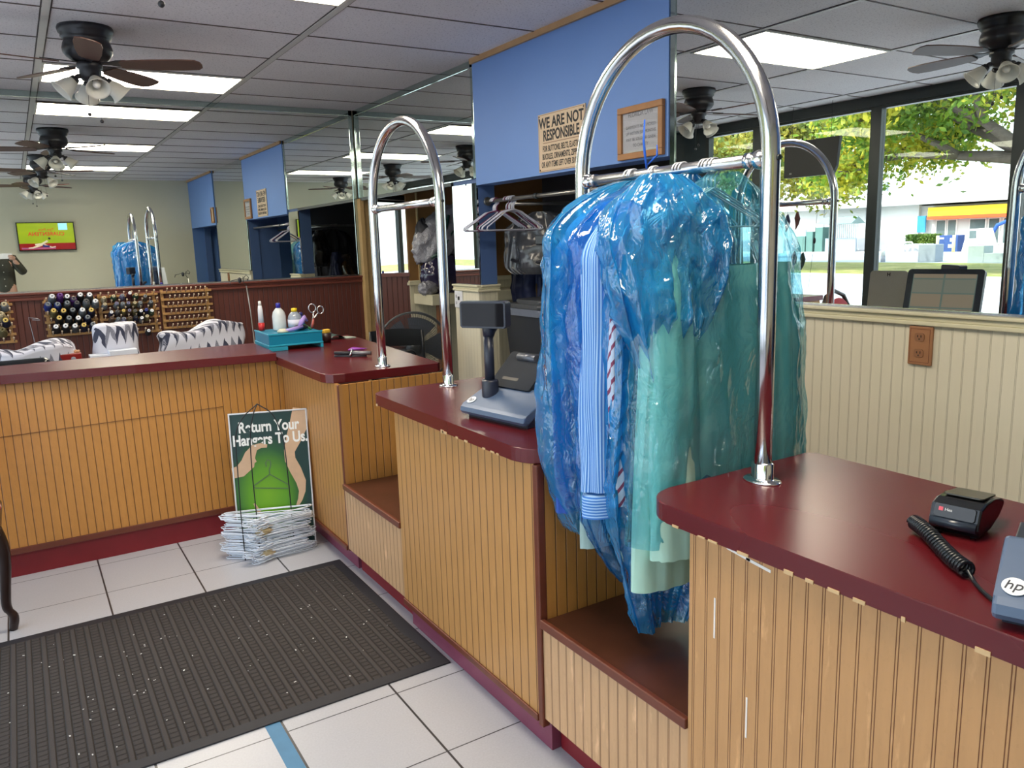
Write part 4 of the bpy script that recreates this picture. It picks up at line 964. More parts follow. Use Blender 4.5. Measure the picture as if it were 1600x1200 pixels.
for nm, lst, k, grp in (('navy-and-white rack', LB, 1.0, 'thread cones on the navy and white rack'), ('grey-and-brown rack', LC, .72, 'thread cones on the grey and brown rack'), ('rack at the left edge', LA, 1.05, 'thread cones on the left edge rack')):
    zs = sorted({round(z, 2) for _, z, _, _ in lst}, reverse=True)
    n_in = {}
    for x, z, c, tip in sorted(lst, key=lambda q: (-round(q[1]/.05), q[0])):
        key = (c, tip, k)
        row = min(4, int(round((lst[0][1]-z)/.052))); row = max(0, row)
        n_in[row] = n_in.get(row, 0)+1
        col = ('first', 'second', 'third', 'fourth', 'fifth', 'sixth', 'seventh', 'eighth')[n_in[row]-1]
        lb = '%s thread cone with %s tip, %s in %s of %s' % (CN[c], 'white' if tip == WT else 'yellow' if tip == YE else 'pale' if tip == CRM else 'dull', col, ROWN[row], nm)
        # cone tip centre at (x, ~6.58, z); the cone lies along a peg pointing out and up
        ax = Vector((0, -.93, .36)).normalized(); q = Vector((0, 0, 1)).rotation_difference(ax)
        tipp = Vector((x, 6.575, z)); loc = tipp-ax*.1*k
        if key in cache: o = dup(cache[key], loc)
        else: o = spool_tree(c, tip, k); cache[key] = o
        o.location = loc; o.rotation_euler = q.to_euler(); o.scale = (k if k > 1 else 1,)*3 if False else (1, 1, k)
        o['label'] = lb; o['group'] = grp
# ------------------------------------------------ worktable and fabric-covered machines behind the counter
t = thing('work_table', 'narrow worktable behind the back counter under the covered sewing machines', 'table', (.4, 5.35, 0))
MB().box(-.75, 1.55, 5.0, 5.75, .72, .76, .004).build('tabletop', mat('light_table_laminate', (.5, .48, .44), .5), t)
for x in (-.7, 1.5):
    for y in (5.05, 5.7): MB().box(x-.02, x+.02, y-.02, y+.02, 0, .72).build('leg', BLACKM, t)
IKAT, ti, bi = newmat('white_and_charcoal_ikat_cloth')
uvn = N(ti, 'ShaderNodeTexCoord'); spx = N(ti, 'ShaderNodeSeparateXYZ'); L(ti, uvn.outputs['UV'], spx.inputs[0])
wob = noise_(ti, uvn.outputs['UV'], 5, 3)
u_ = math_(ti, 'ADD', math_(ti, 'MULTIPLY', spx.outputs[0], 26), math_(ti, 'MULTIPLY', wob, .8)); tri = math_(ti, 'ABSOLUTE', math_(ti, 'SUBTRACT', math_(ti, 'FRACT', u_), .5))
v_ = math_(ti, 'ADD', math_(ti, 'MULTIPLY', spx.outputs[1], 3.6), math_(ti, 'MULTIPLY', tri, .95)); fv = math_(ti, 'FRACT', math_(ti, 'ADD', v_, math_(ti, 'MULTIPLY', wob, .5)))
dk = math_(ti, 'MULTIPLY', math_(ti, 'GREATER_THAN', fv, .36), math_(ti, 'LESS_THAN', fv, .74))
st = math_(ti, 'GREATER_THAN', math_(ti, 'FRACT', math_(ti, 'MULTIPLY', fv, 16)), .30); dk = math_(ti, 'MULTIPLY', dk, math_(ti, 'MAXIMUM', st, math_(ti, 'GREATER_THAN', math_(ti, 'FRACT', math_(ti, 'MULTIPLY', u_, .5)), .5)))
L(ti, mixc(ti, dk, (.66, .66, .74), (.045, .05, .085)), bi.inputs['Base Color']); bi.inputs['Roughness'].default_value = .85
def cover(label, cx, cy, z0, hx, hy, h, seed, fn=None, lean=0.):
    t = thing('covered_sewing_machine', label, 'sewing machine cover', (cx, cy, z0), 0, 'sewing machines under patterned cloth')
    b = MB()
    def f(u, v):
        a = 2*PI*u; s = v*1.9 if v < .53 else 1.0
        if v < .5: k = v/.5; r = math.sin(k*PI/2)**.6; z = h*(1-.10*k**4)
        else: k = (v-.5)/.5; r = 1.0+.03*math.sin(k*9+a*3); z = h*(.90-.90*k)
        ca, sa = math.cos(a), math.sin(a)
        x = hx*r*math.copysign(abs(ca)**.55, ca); y = hy*r*math.copysign(abs(sa)**.55, sa)
        zz = z+(fn(x/hx) if fn else 0)*(1 if v < .5 else (1-(v-.5)*2))
        d = .016*noise.noise(Vector((x*9+seed, y*9, zz*9)))+.02*noise.noise(Vector((x*4, y*4+seed, zz*3)))
        return (x+d+lean*zz, y+d*.6, max(0, zz+d*(1 if v < .6 else .2)))
    b.grid(f, 72, 40, close_u=True)
    uv = b.bm.loops.layers.uv.new('uv')
    for f_ in b.bm.faces:
        for lp in f_.loops: c = lp.vert.co; lp[uv].uv = ((c.x+c.y*.6)*.75, (c.z*1.5+c.y*.9-c.x*.25))
    b.build('cloth_cover', IKAT, t, world=False); return t
cover('low machine under a rumpled patterned cloth at the left end, beside the red box', .045, 5.25, .762, .20, .12, .21, 1, lambda q: .02*math.sin(q*3))
cover('tall machine under a patterned cloth with white papers in front, in the middle', .475, 5.30, .762, .125, .10, .31, 4, lambda q: .012*q)
cover('long machine under a patterned cloth, nearest the teal box', .965, 5.30, .762, .25, .11, .245, 8, lambda q: .03*q+.02*math.sin(q*5))
t = thing('black_machine_part', 'glossy black machine top in front of the low covered machine', 'sewing machine', (-.02, 5.07, .762)); 
b = MB(); b.box(-.25, .115, 5.02, 5.10, .762, .928, .03, 4); b.build('housing', mat('glossy_black_enamel', (.008, .01, .012), .12, 0, .2), t)
t = thing('red_box', 'small open red box between the low and the tall covered machines', 'box', (.215, 5.2, .762))
b = MB(); b.box(.165, .275, 5.14, 5.25, .762, .925, .004); b.build('box_body', mat('red_tin', (.25, .012, .01), .35, 0, .15), t)
b = MB()
for k in range(14): b.ball((.175+.007*k, 5.16+RND.uniform(0, .07), .928+RND.uniform(0, .008)), .009, seg=6)
b.build('buttons', mat('amber_buttons', (.55, .28, .14), .35), t)['kind'] = 'stuff'
MB().ball((.232, 5.137, .895), .013, (1, .3, 1), 8).build('round_label', mat('grey_round_label', (.30, .30, .36), .4), t)
for i, (x0, x1, y0, z1) in enumerate(((.315, .475, 5.12, .905), (.415, .565, 5.09, .925))):
    b = MB(); b.obox(((x0+x1)/2, y0+.05, .835 if i == 0 else .845), (x1-x0, .10, (z1-.765)), RND.uniform(-.03, .03), .002)
    tag(b.build('paper_stack', mat('white_paper', (.72, .76, .84), .8, 0, .03)), ('lower white paper box left under the tall covered machine', 'higher white paper box right under the tall covered machine')[i], 'paper', 'white papers under the tall machine')
# thin wire stands
t = thing('thread_stand', 'tall thin thread stand with a forked top in front of the back mirror', 'thread stand', (1.44, 5.9, .762-.001))
b = MB(); b.tube([(1.375, 5.62, .762), (1.365, 5.62, 1.05), (1.352, 5.62, 1.235)], .0035, 8); b.build('pole', mat('pale_wire', (.45, .45, .42), .3, .5), t)
b = MB(); b.tube([(1.24, 5.62, 1.27), (1.30, 5.62, 1.285), (1.37, 5.62, 1.280)], .0028, 6); b.tube([(1.352, 5.62, 1.235), (1.335, 5.62, 1.26), (1.335, 5.62, 1.30)], .003, 6); b.tube([(1.34, 5.62, 1.29), (1.355, 5.62, 1.31), (1.372, 5.62, 1.29), (1.36, 5.62, 1.27)], .0028, 6); b.tube([(1.245, 5.62, 1.27), (1.24, 5.60, 1.25)], .0028, 6)
b.build('forked_top', mat('dark_wire', (.05, .05, .05), .3, .5), t)
b = MB(); b.ball((1.31, 5.62, 1.275), .013, (1, 1, 1.6), 8); b.build('tension_knob', FBRZ, t)
t = thing('wire_guide', 'thin bent wire standing behind the low covered machine at the left', 'thread stand', (.06, 5.5, .762))
b = MB(); b.tube([(.065, 5.48, .762), (.062, 5.48, .93), (.045, 5.48, 1.10), (.042, 5.48, 1.125), (.09, 5.48, 1.115), (.10, 5.48, 1.105), (.06, 5.48, 1.11)], .0022, 6); b.build('bent_wire', mat('grey_wire', (.25, .25, .27), .3, .6), t)
# ------------------------------------------------ things at the counter corner
TEAL = mat('teal_sewing_box_plastic', (.0, .20, .34), .4, 0, .05, 8); TEAL2 = mat('light_teal_edge_plastic', (.02, .33, .48), .4, 0, .05)
t = thing('sewing_box', 'teal plastic sewing box on the counter corner, full of tools', 'sewing box', (1.30, 4.60, .9205+.02), 0)
fr_ = frame((1.150, 4.385, .921), (.975, -.025, 0), (.17, .98, 0)); fr_ = Matrix.Translation((0, 0, .0)) @ fr_
w_, d_, h_ = .30, .33, .092
b = MB(); b.prism([(0, 0), (w_, 0), (w_, d_), (0, d_)], .020 if False else .022, h_, .003, fr_)
bx = b.build('box_body', TEAL, t)
b = MB()
for x0, x1, y0, y1 in ((-.004, .10, -.003, d_), (w_-.012, w_+.003, -.003, d_)): b.prism([(x0, y0), (x1, y0), (x1, y1), (x0, y1)], 0.0, .022, .001, fr_)
b.build('base_rail', TEAL2, t)
b = MB(); b.prism([(-.004, -.004), (w_+.004, -.004), (w_+.004, d_+.004), (-.004, d_+.004)], .024, .034, .002, fr_); b.prism([(-.003, -.003), (w_+.003, -.003), (w_+.003, .004), (-.003, .004)], h_-.004, h_+.004, .001, fr_)
b.prism([(-.003, 0), (.004, 0), (.004, d_), (-.003, d_)], h_-.004, h_+.004, .001, fr_); b.build('box_trim', TEAL2, t)
def P(x, y): v = fr_ @ Vector((x, y, 0)); return v.x, v.y
ZT = .921+h_+.0015
def lath(name, label, cat, x, y, z, parts, rot=None):
    t = thing(name, label, cat, (x, y, z))
    for nm, prof, m in parts:
        b = MB(); b.lathe(prof, (x, y, z), 20, rot); b.build(nm, m, t)
    return t
x, y = P(.03, .30)
lath('spray_can', 'slim red and white spray tube beside the white bottle', 'bottle', x-.0, y-.02, ZT+.0, [('can_body', [(0, 0), (.017, 0), (.018, .045), (0, .045)], mat('red_tube_plastic', (.55, .02, .02), .4)), ('can_top', [(0, .045), (.0155, .045), (.014, .12), (.010, .145), (0, .146)], mk_stripe('black_and_white_print', (.75, .75, .78), (.02, .02, .02), 4)),
     ('white_cap', [(0, .145), (.009, .145), (.0085, .170), (0, .172)], WHITE)])
x, y = P(.115, .20)
lath('glue_bottle', 'white bottle with a blue cap standing in the teal box', 'bottle', x, y, ZT, [('bottle_body', [(0, 0), (.036, .002), (.038, .01), (.038, .085), (.032, .108), (.018, .125), (.013, .130), (0, .130)], mat('milky_bottle_plastic', (.62, .66, .66), .35)), ('bottle_cap', [(0, .130), (.013, .130), (.0125, .158), (0, .160)], mat('dark_blue_cap', (.015, .012, .30), .35))])
x, y = P(.20, .18)
lath('clear_bottle', 'clear bottle with a yellow cap and blue label, right of the white bottle', 'bottle', x, y, ZT, [('bottle_body', [(0, 0), (.037, .002), (.040, .01), (.040, .065), (.034, .085), (.020, .100), (.015, .104), (0, .104)], mat('hazy_clear_bottle', (.30, .34, .40), .1, 0, .3)), ('bottle_label', [(.0405, .02), (.0405, .06)], mk_stripe('blue_and_white_label', (.65, .65, .75), (.02, .03, .25), 3)), ('bottle_cap', [(0, .104), (.017, .104), (.0165, .124), (0, .126)], mat('yellow_cap', (.80, .58, .02), .4))])
def tool(nm, lb, cat, mbs, g=None):
    t = thing(nm, lb, cat, mbs[0][3] if len(mbs[0]) > 3 else (0, 0, 0))
    if g: t['group'] = g
    for e in mbs: e[1].build(e[0], e[2], t)
    return t
x, y = P(.10, .07)
tool('measuring_tape', 'pale tape measure roll lying at the front of the teal box', 'tape measure', [('tape_roll', MB().lathe([(0, 0), (.032, 0), (.034, .010), (.020, .020), (0, .018)], (x, y, ZT), 22), mat('cream_tape', (.55, .52, .40), .5), (x, y, ZT))])
x, y = P(.165, .05)
tool('lilac_ruler', 'lilac plastic tool lying across the teal box', 'tool', [('handle', MB().tube([(x-.07, y, ZT+.008), (x, y+.01, ZT+.016), (x+.05, y+.03, ZT+.024)], [.008, .012, .009], 10), mat('lilac_plastic', (.35, .26, .62), .4), (x, y, ZT))])
x, y = P(.215, .12)
tool('black_clamp', 'black oval clamp beside the clear bottle', 'tool', [('clamp_body', MB().ball((x, y, ZT+.016), .045, (1, .6, .33), 10), RUB, (x, y, ZT)), ('purple_ribbon', MB().tube([(x-.02, y-.03, ZT+.02), (x, y-.03, ZT+.05), (x+.02, y-.02, ZT+.075), (x+.035, y-.02, ZT+.05)], [.01, .016, .014, .006], 8), mat('purple_ribbon', (.36, .25, .60), .5))])
for i, (px_, py_, dx, dz, c, lbl) in enumerate(((.265, .20, -.02, .085, (.02, .03, .30), 'blue-handled tweezers leaning in the teal box'), (.25, .16, -.045, .065, (.6, .62, .7), 'white and blue pen leaning left in the teal box'), (.285, .15, .02, .055, (.45, .10, .08), 'reddish seam ripper leaning in the teal box'), (.275, .12, -.05, .035, (.10, .35, .12), 'green stub leaning in the teal box'))):
    x, y = P(px_, py_)
    tool('hand_tool', lbl, 'tool', [('tool_body', MB().tube([(x, y, ZT), (x+dx*.6, y, ZT+dz*.6), (x+dx, y+.01, ZT+dz)], [.006, .008, .005], 8), mat('tool_%d' % i, c, .4), (x, y, ZT)), ('tool_tip', MB().ball((x+dx, y+.01, ZT+dz), .012 if i < 2 else .007, seg=8), mat('tooltip_%d' % i, tuple(q*.6 for q in c), .4))], 'small tools in the teal box')
x, y = P(.325, .20)
t = thing('scissors', 'chrome-handled scissors standing up in the teal box', 'scissors', (x, y, ZT))
def ring(c, r, ax, th, n=24):
    q = frame(c, ax, (0, 0, 1)); return [q @ Vector((r*math.cos(2*PI*k/n)*1.0, r*1.25*math.sin(2*PI*k/n), 0)) for k in range(n)]
b = MB(); b.tube(ring((x-.012, y, ZT+.115), .020, (1, -.2, 0), 0), .0032, 8, closed=True); b.tube(ring((x+.035, y-.005, ZT+.102), .018, (1, -.2, 0), 0), .0032, 8, closed=True); b.build('finger_loops', CHROME, t)
b = MB(); b.tube([(x-.005, y, ZT+.092), (x-.012, y, ZT+.05), (x-.03, y, ZT)], [.004, .005, .003], 8); b.tube([(x+.022, y, ZT+.085), (x-.008, y+.003, ZT+.05), (x-.01, y, ZT)], [.004, .005, .003], 8); b.build('blades', STEEL, t)
x, y = 1.535, 4.56
t = thing('tool_cup', 'dark cup with a yellow sponge on top, right of the teal box', 'cup', (x, y, .9205))
MB().lathe([(0, 0), (.026, 0), (.033, .058), (.030, .058), (.025, .004), (0, .004)], (x, y, .921), 18).build('cup_body', mat('dark_brown_cup', (.03, .012, .012), .4), t)
MB().obox((x, y-.005, .988), (.045, .03, .026), .4, .007).build('sponge', mat('yellow_sponge', (.80, .50, .05), .8, 0, .15, 60), t)
t = thing('open_booklet', 'dark green booklet with pale pages beyond the dark cup', 'booklet', (1.68, 4.72, .9205))
b = MB()
for k in range(8): b.tube([(1.60+.012*k, 4.75-.01*k, .9215), (1.61+.012*k, 4.75-.01*k, .935+.002*k)], .002, 4)
b2 = MB(); b2.grid(lambda u, v: (1.585+.11*u, 4.66+.13*v, .9215+.026*math.sin(u*PI)), 10, 3); b2.build('cover', mat('dark_green_cover', (.02, .06, .05), .4), t)
b.bm.free(); MB().obox((1.715, 4.70, .9235), (.07, .10, .004), .2).build('page', mat('pale_green_page', (.42, .52, .45), .6), t)
t = thing('purple_nippers', 'small purple thread nippers on the far counter', 'scissors', (1.555, 4.10, .9205))
b = MB(); b.tube([(1.50, 4.10, .926), (1.535, 4.125, .929), (1.57, 4.12, .926)], [.004, .007, .004], 8); b.tube([(1.50, 4.10, .926), (1.54, 4.08, .929), (1.58, 4.07, .926)], [.004, .007, .003], 8); b.tube([(1.562, 4.12, .926), (1.60, 4.085, .925)], [.004, .002], 6); b.build('grips', mat('purple_grip', (.30, .06, .42), .4), t)
t = thing('stapler', 'black and grey stapler on the far counter beside the chrome post', 'stapler', (1.43, 3.87, .9205))
d = Vector((.13, -.115, 0)); o = Vector((1.36, 3.93, .9225))
b = MB(); b.tube([o, o+d*.5, o+d], [.007, .010, .008], 8); b.tube([o+Vector((0, 0, .018)), o+d*.55+Vector((0, 0, .016))], [.008, .011], 8); b.build('black_arm', RUB, t)
b = MB(); b.tube([o+d*.55+Vector((0, 0, .018)), o+d*1.15+Vector((0, 0, .016))], [.011, .010], 10); b.build('grey_arm', mat('grey_stapler_arm', (.20, .20, .21), .35, .4), t)
b = MB(); b.tube([o+d*.52+Vector((-.01, -.012, .004)), o+d*.56+Vector((.0, 0, .034)), o+d*.6+Vector((.01, .012, .004))], .006, 8); b.build('hinge', STEEL, t)
# ------------------------------------------------ pedestal fan and iron chair behind the far counter
t = thing('pedestal_fan', 'large round grey pedestal fan behind the far counter', 'fan', (2.30, 4.98, 0))
q = frame((2.30, 4.98, .775), (.86, -.50, 0), (0, 0, 1)); FG = mat('dark_grey_fan_wire', (.035, .04, .045), .4, .3, .1)
Rf = .245
b = MB(); b.tube([q @ Vector((Rf*math.cos(2*PI*k/64), Rf*math.sin(2*PI*k/64), .0)) for k in range(64)], .007, 8, closed=True)
b.tube([q @ Vector((Rf*.985*math.cos(2*PI*k/64), Rf*.985*math.sin(2*PI*k/64), .05)) for k in range(64)], .003, 6, closed=True); b.build('rim', FG, t)
b = MB()
for k in range(96):
    a = 2*PI*k/96; pts = [q @ Vector((r_*math.cos(a+.25*r_/Rf), r_*math.sin(a+.25*r_/Rf), .05*math.cos(r_/Rf*PI/2)+.02)) for r_ in (.05, .10, .15, .20, Rf)]
    b.tube(pts, .0012, 4)
for r_ in (.10, .16, .21): b.tube([q @ Vector((r_*math.cos(2*PI*k/48), r_*math.sin(2*PI*k/48), .05*math.cos(r_/Rf*PI/2)+.02)) for k in range(48)], .0013, 4, closed=True)
b.lathe([(0, .078), (.048, .074), (.052, .064), (0, .060)], (0, 0, 0), 24, q); cg = b.build('front_cage', FG, t)
b = MB()
for k in range(72):
    a = 2*PI*k/72; b.tube([q @ Vector((r_*math.cos(a), r_*math.sin(a), -.09*math.cos(r_/Rf*PI/2))) for r_ in (.05, .14, .20, Rf)], .0012, 4)
b.build('rear_cage', FG, t)
for k in range(5):
    a = 2*PI*k/5; b = MB(); b.grid(lambda u, v: q @ Vector(((.04+.17*u)*math.cos(a+(v-.5)*1.0), (.04+.17*u)*math.sin(a+(v-.5)*1.0), .03*(v-.5)-.01)), 6, 6); b.build('fan_blade', mat('smoky_fan_blade', (.06, .07, .09), .3), t)
b = MB(); b.lathe([(0, -.17), (.06, -.16), (.07, -.06), (.03, -.02), (0, -.02)], (0, 0, 0), 20, q); b.build('motor', FG, t)
b = MB(); b.tube([(2.35, 5.06, .03), (2.35, 5.06, .70), (2.335, 5.04, .76)], .014, 10); b.lathe([(0, 0), (.2, 0), (.2, .015), (.03, .035), (0, .035)], (2.35, 5.06, 0.001), 30); b.build('stand', FG, t)
t = thing('iron_chair', 'black iron chair with a scrolled back in front of the pedestal fan', 'chair', (1.98, 4.55, 0), math.radians(-25))
IR = mat('black_iron', (.008, .009, .011), .35, .2, .1)
for x_ in (-.17, .17):
    MB().tube([(x_, .17, .0), (x_, .17, .44), (x_*.99, .20, .80), (x_*.98, .21, .93)], .011, 8).build('leg', IR, t, world=False)
    MB().tube([(x_, -.17, .0), (x_, -.17, .43)], .011, 8).build('leg', IR, t, world=False)
b = MB(); b.box(-.19, .19, -.19, .19, .43, .47, .012); b.build('seat', mat('black_vinyl_seat', (.012, .012, .014), .4), t, world=False)
b = MB(); b.grid(lambda u, v: (-.175+.35*u, .205+.012*math.sin(u*PI), .83+.10*v+.012*math.sin(u*PI)*v), 12, 3); b.grid(lambda u, v: (-.175+.35*u, .222+.012*math.sin(u*PI), .83+.10*v+.012*math.sin(u*PI)*v), 12, 3); b.build('top_rail', IR, t, world=False)
for sx in (-1, 1):
    b = MB(); pts = []
    for k in range(26):
        a = k/25*2.6*PI; r_ = .045*(1-k/34)
        pts.append((sx*(.085-.0+r_*math.cos(a+PI)), .208, .76+r_*math.sin(a)))
    b.tube([(sx*.02, .20, .60), (sx*.03, .205, .70)]+pts, .006, 6); b.build('scroll', IR, t, world=False)
MB().tube([(-.17, .195, .62), (.17, .195, .62)], .007, 6).build('lower_rail', IR, t, world=False)
# ------------------------------------------------ closet behind the soffit
ROD = mat('tarnished_steel_rod', (.35, .34, .32), .3, .9, .2, 20)
t = thing('clothes_rod', 'metal clothes rod in the dark opening under the blue wall', 'clothes rod', (2.71, 3.7, 1.74))
MB().tube([(2.705, 4.598, 1.745), (2.705, 2.80, 1.745)], .0125, 14).build('rod', ROD, t)
MB().tube([(2.705, 4.598, 1.745), (2.705, 4.585, 1.745)], .028, 14).build('rod_socket', ROD, t)
MB().tube([(2.705, 4.03, 1.745), (2.705, 4.00, 1.745)], .017, 14).build('rod_joint', BLACKM, t)
HW = mat('white_plastic_hanger', (.55, .56, .66), .4, 0, .06); HP = mat('purple_plastic_hanger', (.13, .012, .07), .4, 0, .06)
def phanger(r=.0042, w=.205):
    b = MB(); hk = [(-.022*math.cos(PI*k/10), 0, -.022+.022*math.sin(PI*k/10)) for k in range(11)]+[(.019, 0, -.035), (.004, 0, -.048), (0, 0, -.06), (0, 0, -.085)]
    b.tube(hk, r*.75, 7)
    b.tube([(0, 0, -.082), (.06, 0, -.096), (w, 0, -.188), (w+.005, 0, -.200), (w-.008, 0, -.208), (-w+.008, 0, -.208), (-w-.005, 0, -.200), (-w, 0, -.188), (-.06, 0, -.096)], r, 7, closed=True); return b
hsrc = {}
ys = [4.525, 4.518, 4.507, 4.50, 4.488, 4.475, 4.36, 4.345, 4.33, 4.318, 4.30, 4.287, 4.27]
lbls = ['first', 'second', 'third', 'fourth', 'fifth', 'sixth', 'seventh', 'eighth', 'ninth', 'tenth', 'eleventh', 'twelfth', 'thirteenth']
for i, y in enumerate(ys):
    pur = i in (5, 7); key = pur
    lb = ('purple plastic hanger, left one of the two on the rod' if i == 5 else 'purple plastic hanger, right one of the two on the rod') if pur else 'white plastic hanger, %s from the blue pillar on the dark rod' % lbls[i]
    rz = RND.uniform(-.25, .12)-(.10 if i < 6 else -.08)
    if key in hsrc: o = dup(hsrc[key], (2.705, y, 1.7615), (0, RND.uniform(-.03, .03), rz), lb)
    else:
        o = thing('plastic_hanger', lb, 'hanger', (2.705, y, 1.7615), rz, 'plastic hangers on the closet rod')
        phanger().build('hanger_frame', HP if pur else HW, o, world=False); hsrc[key] = o
    o['label'] = lb
def garment_bag(nm, label, loc, rotz, hw, ht, h, m, seed, group=None, extra=None, crumple=.012, fold=.03):
    t = thing(nm, label, 'garment bag', loc, rotz, group)
    b = shell(hw, ht, -.03, -h, fold, seed, 90, 70, sh=.14, crumple=crumple, close=.12, pinch=.25); b.build('bag_body', m, t, world=False)
    if extra: extra(t)
    return t
CLEARP, tq, bq = newmat('clear_grey_plastic_wrap')
nq = noise_(tq, objc(tq), 14, 4); L(tq, mixc(tq, nq, (.10, .10, .13), (.42, .42, .47)), bq.inputs['Base Color']); bq.inputs['Roughness'].default_value = .12; bq.inputs['Specular IOR Level'].default_value = .9
nq2 = noise_(tq, objc(tq), 30, 3); bump(tq, bq, math_(tq, 'ABSOLUTE', math_(tq, 'SUBTRACT', nq2, .5)), .9, .02)
NAVP = mat('navy_bag_in_plastic', (.030, .026, .065), .14, 0, .5, 14, spec=.9); GRYB = mat('grey_vinyl_garment_bag', (.055, .058, .068), .22, 0, .4, 8, spec=.8)
def trim1(t):
    b = MB(); b.tube([(-.20, -.075, -.34), (-.10, -.092, -.375), (.0, -.095, -.36), (.10, -.09, -.345), (.2, -.07, -.33)], .010, 8); b.build('black_edge', RUB, t, world=False)
    b = MB(); b.obox((.03, -.090, -.215), (.085, .006, .055), 0, .002); b.build('label_window', mat('black_label_window', (.008, .008, .01), .2), t, world=False)
g1 = garment_bag('garment_bag', 'grey vinyl garment bag with black trim hanging behind the hangers', (3.02, 4.42, 1.70), math.radians(-58), .27, .085, .44, GRYB, 41, 'garment bags in the dark closet', trim1)
b = MB(); b.tube([(2.80, 4.45, 1.722), (3.1, 4.40, 1.722), (4.1, 4.2, 1.722)], .012, 10)
tag(b.build('cross_rod', ROD), 'short dark cross rod holding the garment bags in the closet', 'clothes rod')
garment_bag('garment_bag', 'dark bag of brown clothes in plastic below the grey garment bag', (3.30, 4.50, 1.42), math.radians(-58), .30, .10, .40, mat('brown_clothes_in_plastic', (.075, .045, .02), .2, 0, .7, 9, spec=.8), 43, 'garment bags in the dark closet')
garment_bag('garment_bag', 'dark navy jacket beside the blue pillar in the closet', (3.10, 4.72, 1.45), math.radians(-50), .13, .06, .42, mat('dark_navy_jacket', (.012, .02, .07), .6, 0, .3, 9), 44, 'garment bags in the dark closet')
for i, yy in enumerate((3.95, 3.75, 3.4, 3.1, 3.0, .7, .35)):
    garment_bag('garment_bag', 'dark hanging bag, %s along the back rod of the closet' % lbls[i], (3.35, yy, 1.72), math.radians(-6*i), .25, .07, 1.05, NAVP if i % 2 else mat('black_suit_cloth', (.012, .012, .018), .7, 0, .2), 50+i, 'dark garment bags deeper in the closet')
tag(MB().tube([(3.35, 4.1, 1.735), (3.35, .05, 1.735)], .014, 10).build('back_rod', ROD), 'long dark rod at the back of the closet', 'clothes rod')
# bin
t = thing('trash_bin', 'large dark grey plastic bin with a lid in the closet opening behind the register', 'bin', (3.045, 4.325, 0), 0)
BIN = mat('dark_grey_bin_plastic', (.022, .026, .036), .4, 0, .1); 
def tap(x0, y0, z0, x1, y1, z1):
    b = MB(); A = [b.bm.verts.new((sx*x0, sy*y0, z0)) for sx, sy in ((-1, -1), (1, -1), (1, 1), (-1, 1))]; B = [b.bm.verts.new((sx*x1, sy*y1, z1)) for sx, sy in ((-1, -1), (1, -1), (1, 1), (-1, 1))]
    b.bm.faces.new(A[::-1]); b.bm.faces.new(B)
    for i in range(4): b.bm.faces.new((A[i], A[(i+1) % 4], B[(i+1) % 4], B[i]))
    bmesh.ops.bevel(b.bm, geom=list(b.bm.edges), offset=.018, segments=3, profile=.5, affect='EDGES'); return b
tap(.19, .17, 0, .265, .235, 1.03).build('bin_body', BIN, t, world=False)
b = MB(); b.prism(rrect(-.275, .275, -.245, .245, (.05,)*4), 1.00, 1.045, .006); b.build('bin_rim', mat('light_grey_bin_rim', (.13, .15, .20), .35, 0, .05), t, world=False)
b = MB(); b.prism(rrect(-.26, .26, -.23, .23, (.07,)*4), 1.047, 1.075, .012); b.prism(rrect(-.22, .22, -.19, .19, (.07,)*4), 1.075, 1.10, .012); b.build('bin_lid', mat('grey_bin_lid', (.06, .065, .075), .4, 0, .1), t, world=False)
MB().box(-.14, .14, -.2385, -.230, .86, .868, .002).build('bin_groove', mat('bin_line', (.06, .07, .09), .4), t, world=False)
tag(MB().obox((2.703, 4.405, 1.668), (.003, .022, .024), .2).build('size_tag', mat('yellow_tag', (.85, .60, .05), .5)), 'small yellow tag hanging among the hangers on the dark rod', 'tag')
t = thing('wire_shelf', 'thin pale wire shelf end beside the bin near the cream pillar', 'shelf', (2.83, 4.52, 0))
b = MB()
for x in (2.82, 2.93): b.tube([(x, 4.52, 0), (x, 4.52, .86)], .008, 8)
b.tube([(2.82, 4.52, .86), (2.93, 4.52, .86)], .008, 8); b.build('shelf_frame', mat('pale_shelf_metal', (.40, .38, .36), .4, .2), t)
# ------------------------------------------------ doorway beyond the pillar: shelf and hanging bags
t = thing('wall_shelf', 'cream wall shelf under the plastic-wrapped bags in the doorway', 'shelf', (3.4, 6.3, 0))
MB().box(3.02, 4.2, 6.12, 6.49, .955, .972 if False else 1.045, .004).build('shelf_board', CREAM, t)
MB().box(3.10, 3.16, 6.16, 6.22, 0, .955, .004).build('shelf_leg', mat('brown_shelf_leg', (.16, .07, .03), .5, 0, .2), t)
t = thing('plastic_wrapped_bag', 'clear plastic-wrapped white bag with a dark green stripe, upper one in the doorway', 'garment bag', (3.26, 6.32, 1.38), 0, 'plastic-wrapped bags in the doorway')
b = MB()
def blob(c, r, sc, seed, amp=.05, lean=0.):
    def f(u, v):
        a = 2*PI*u; p = PI*(v*.998+.001); d = Vector((math.sin(p)*math.cos(a), math.sin(p)*math.sin(a), math.cos(p)))
        n1 = 1-2*abs(noise.noise(d*2.2+Vector((seed, 0, 0)))); n2 = 1-2*abs(noise.noise(d*5+Vector((0, seed, 0))))
        q = d*(r*(1+amp*n1+amp*.6*n2)); q = Vector((q.x*sc[0], q.y*sc[1], q.z*sc[2])); q.x += lean*q.z; return (q.x+c[0], q.y+c[1], q.z+c[2])
    return f
b.grid(blob((3.25, 6.33, 1.55), .22, (1.0, .55, 1.05), 3, .16, .55), 60, 40, close_u=True); b.build('bag_body', CLEARP, t)
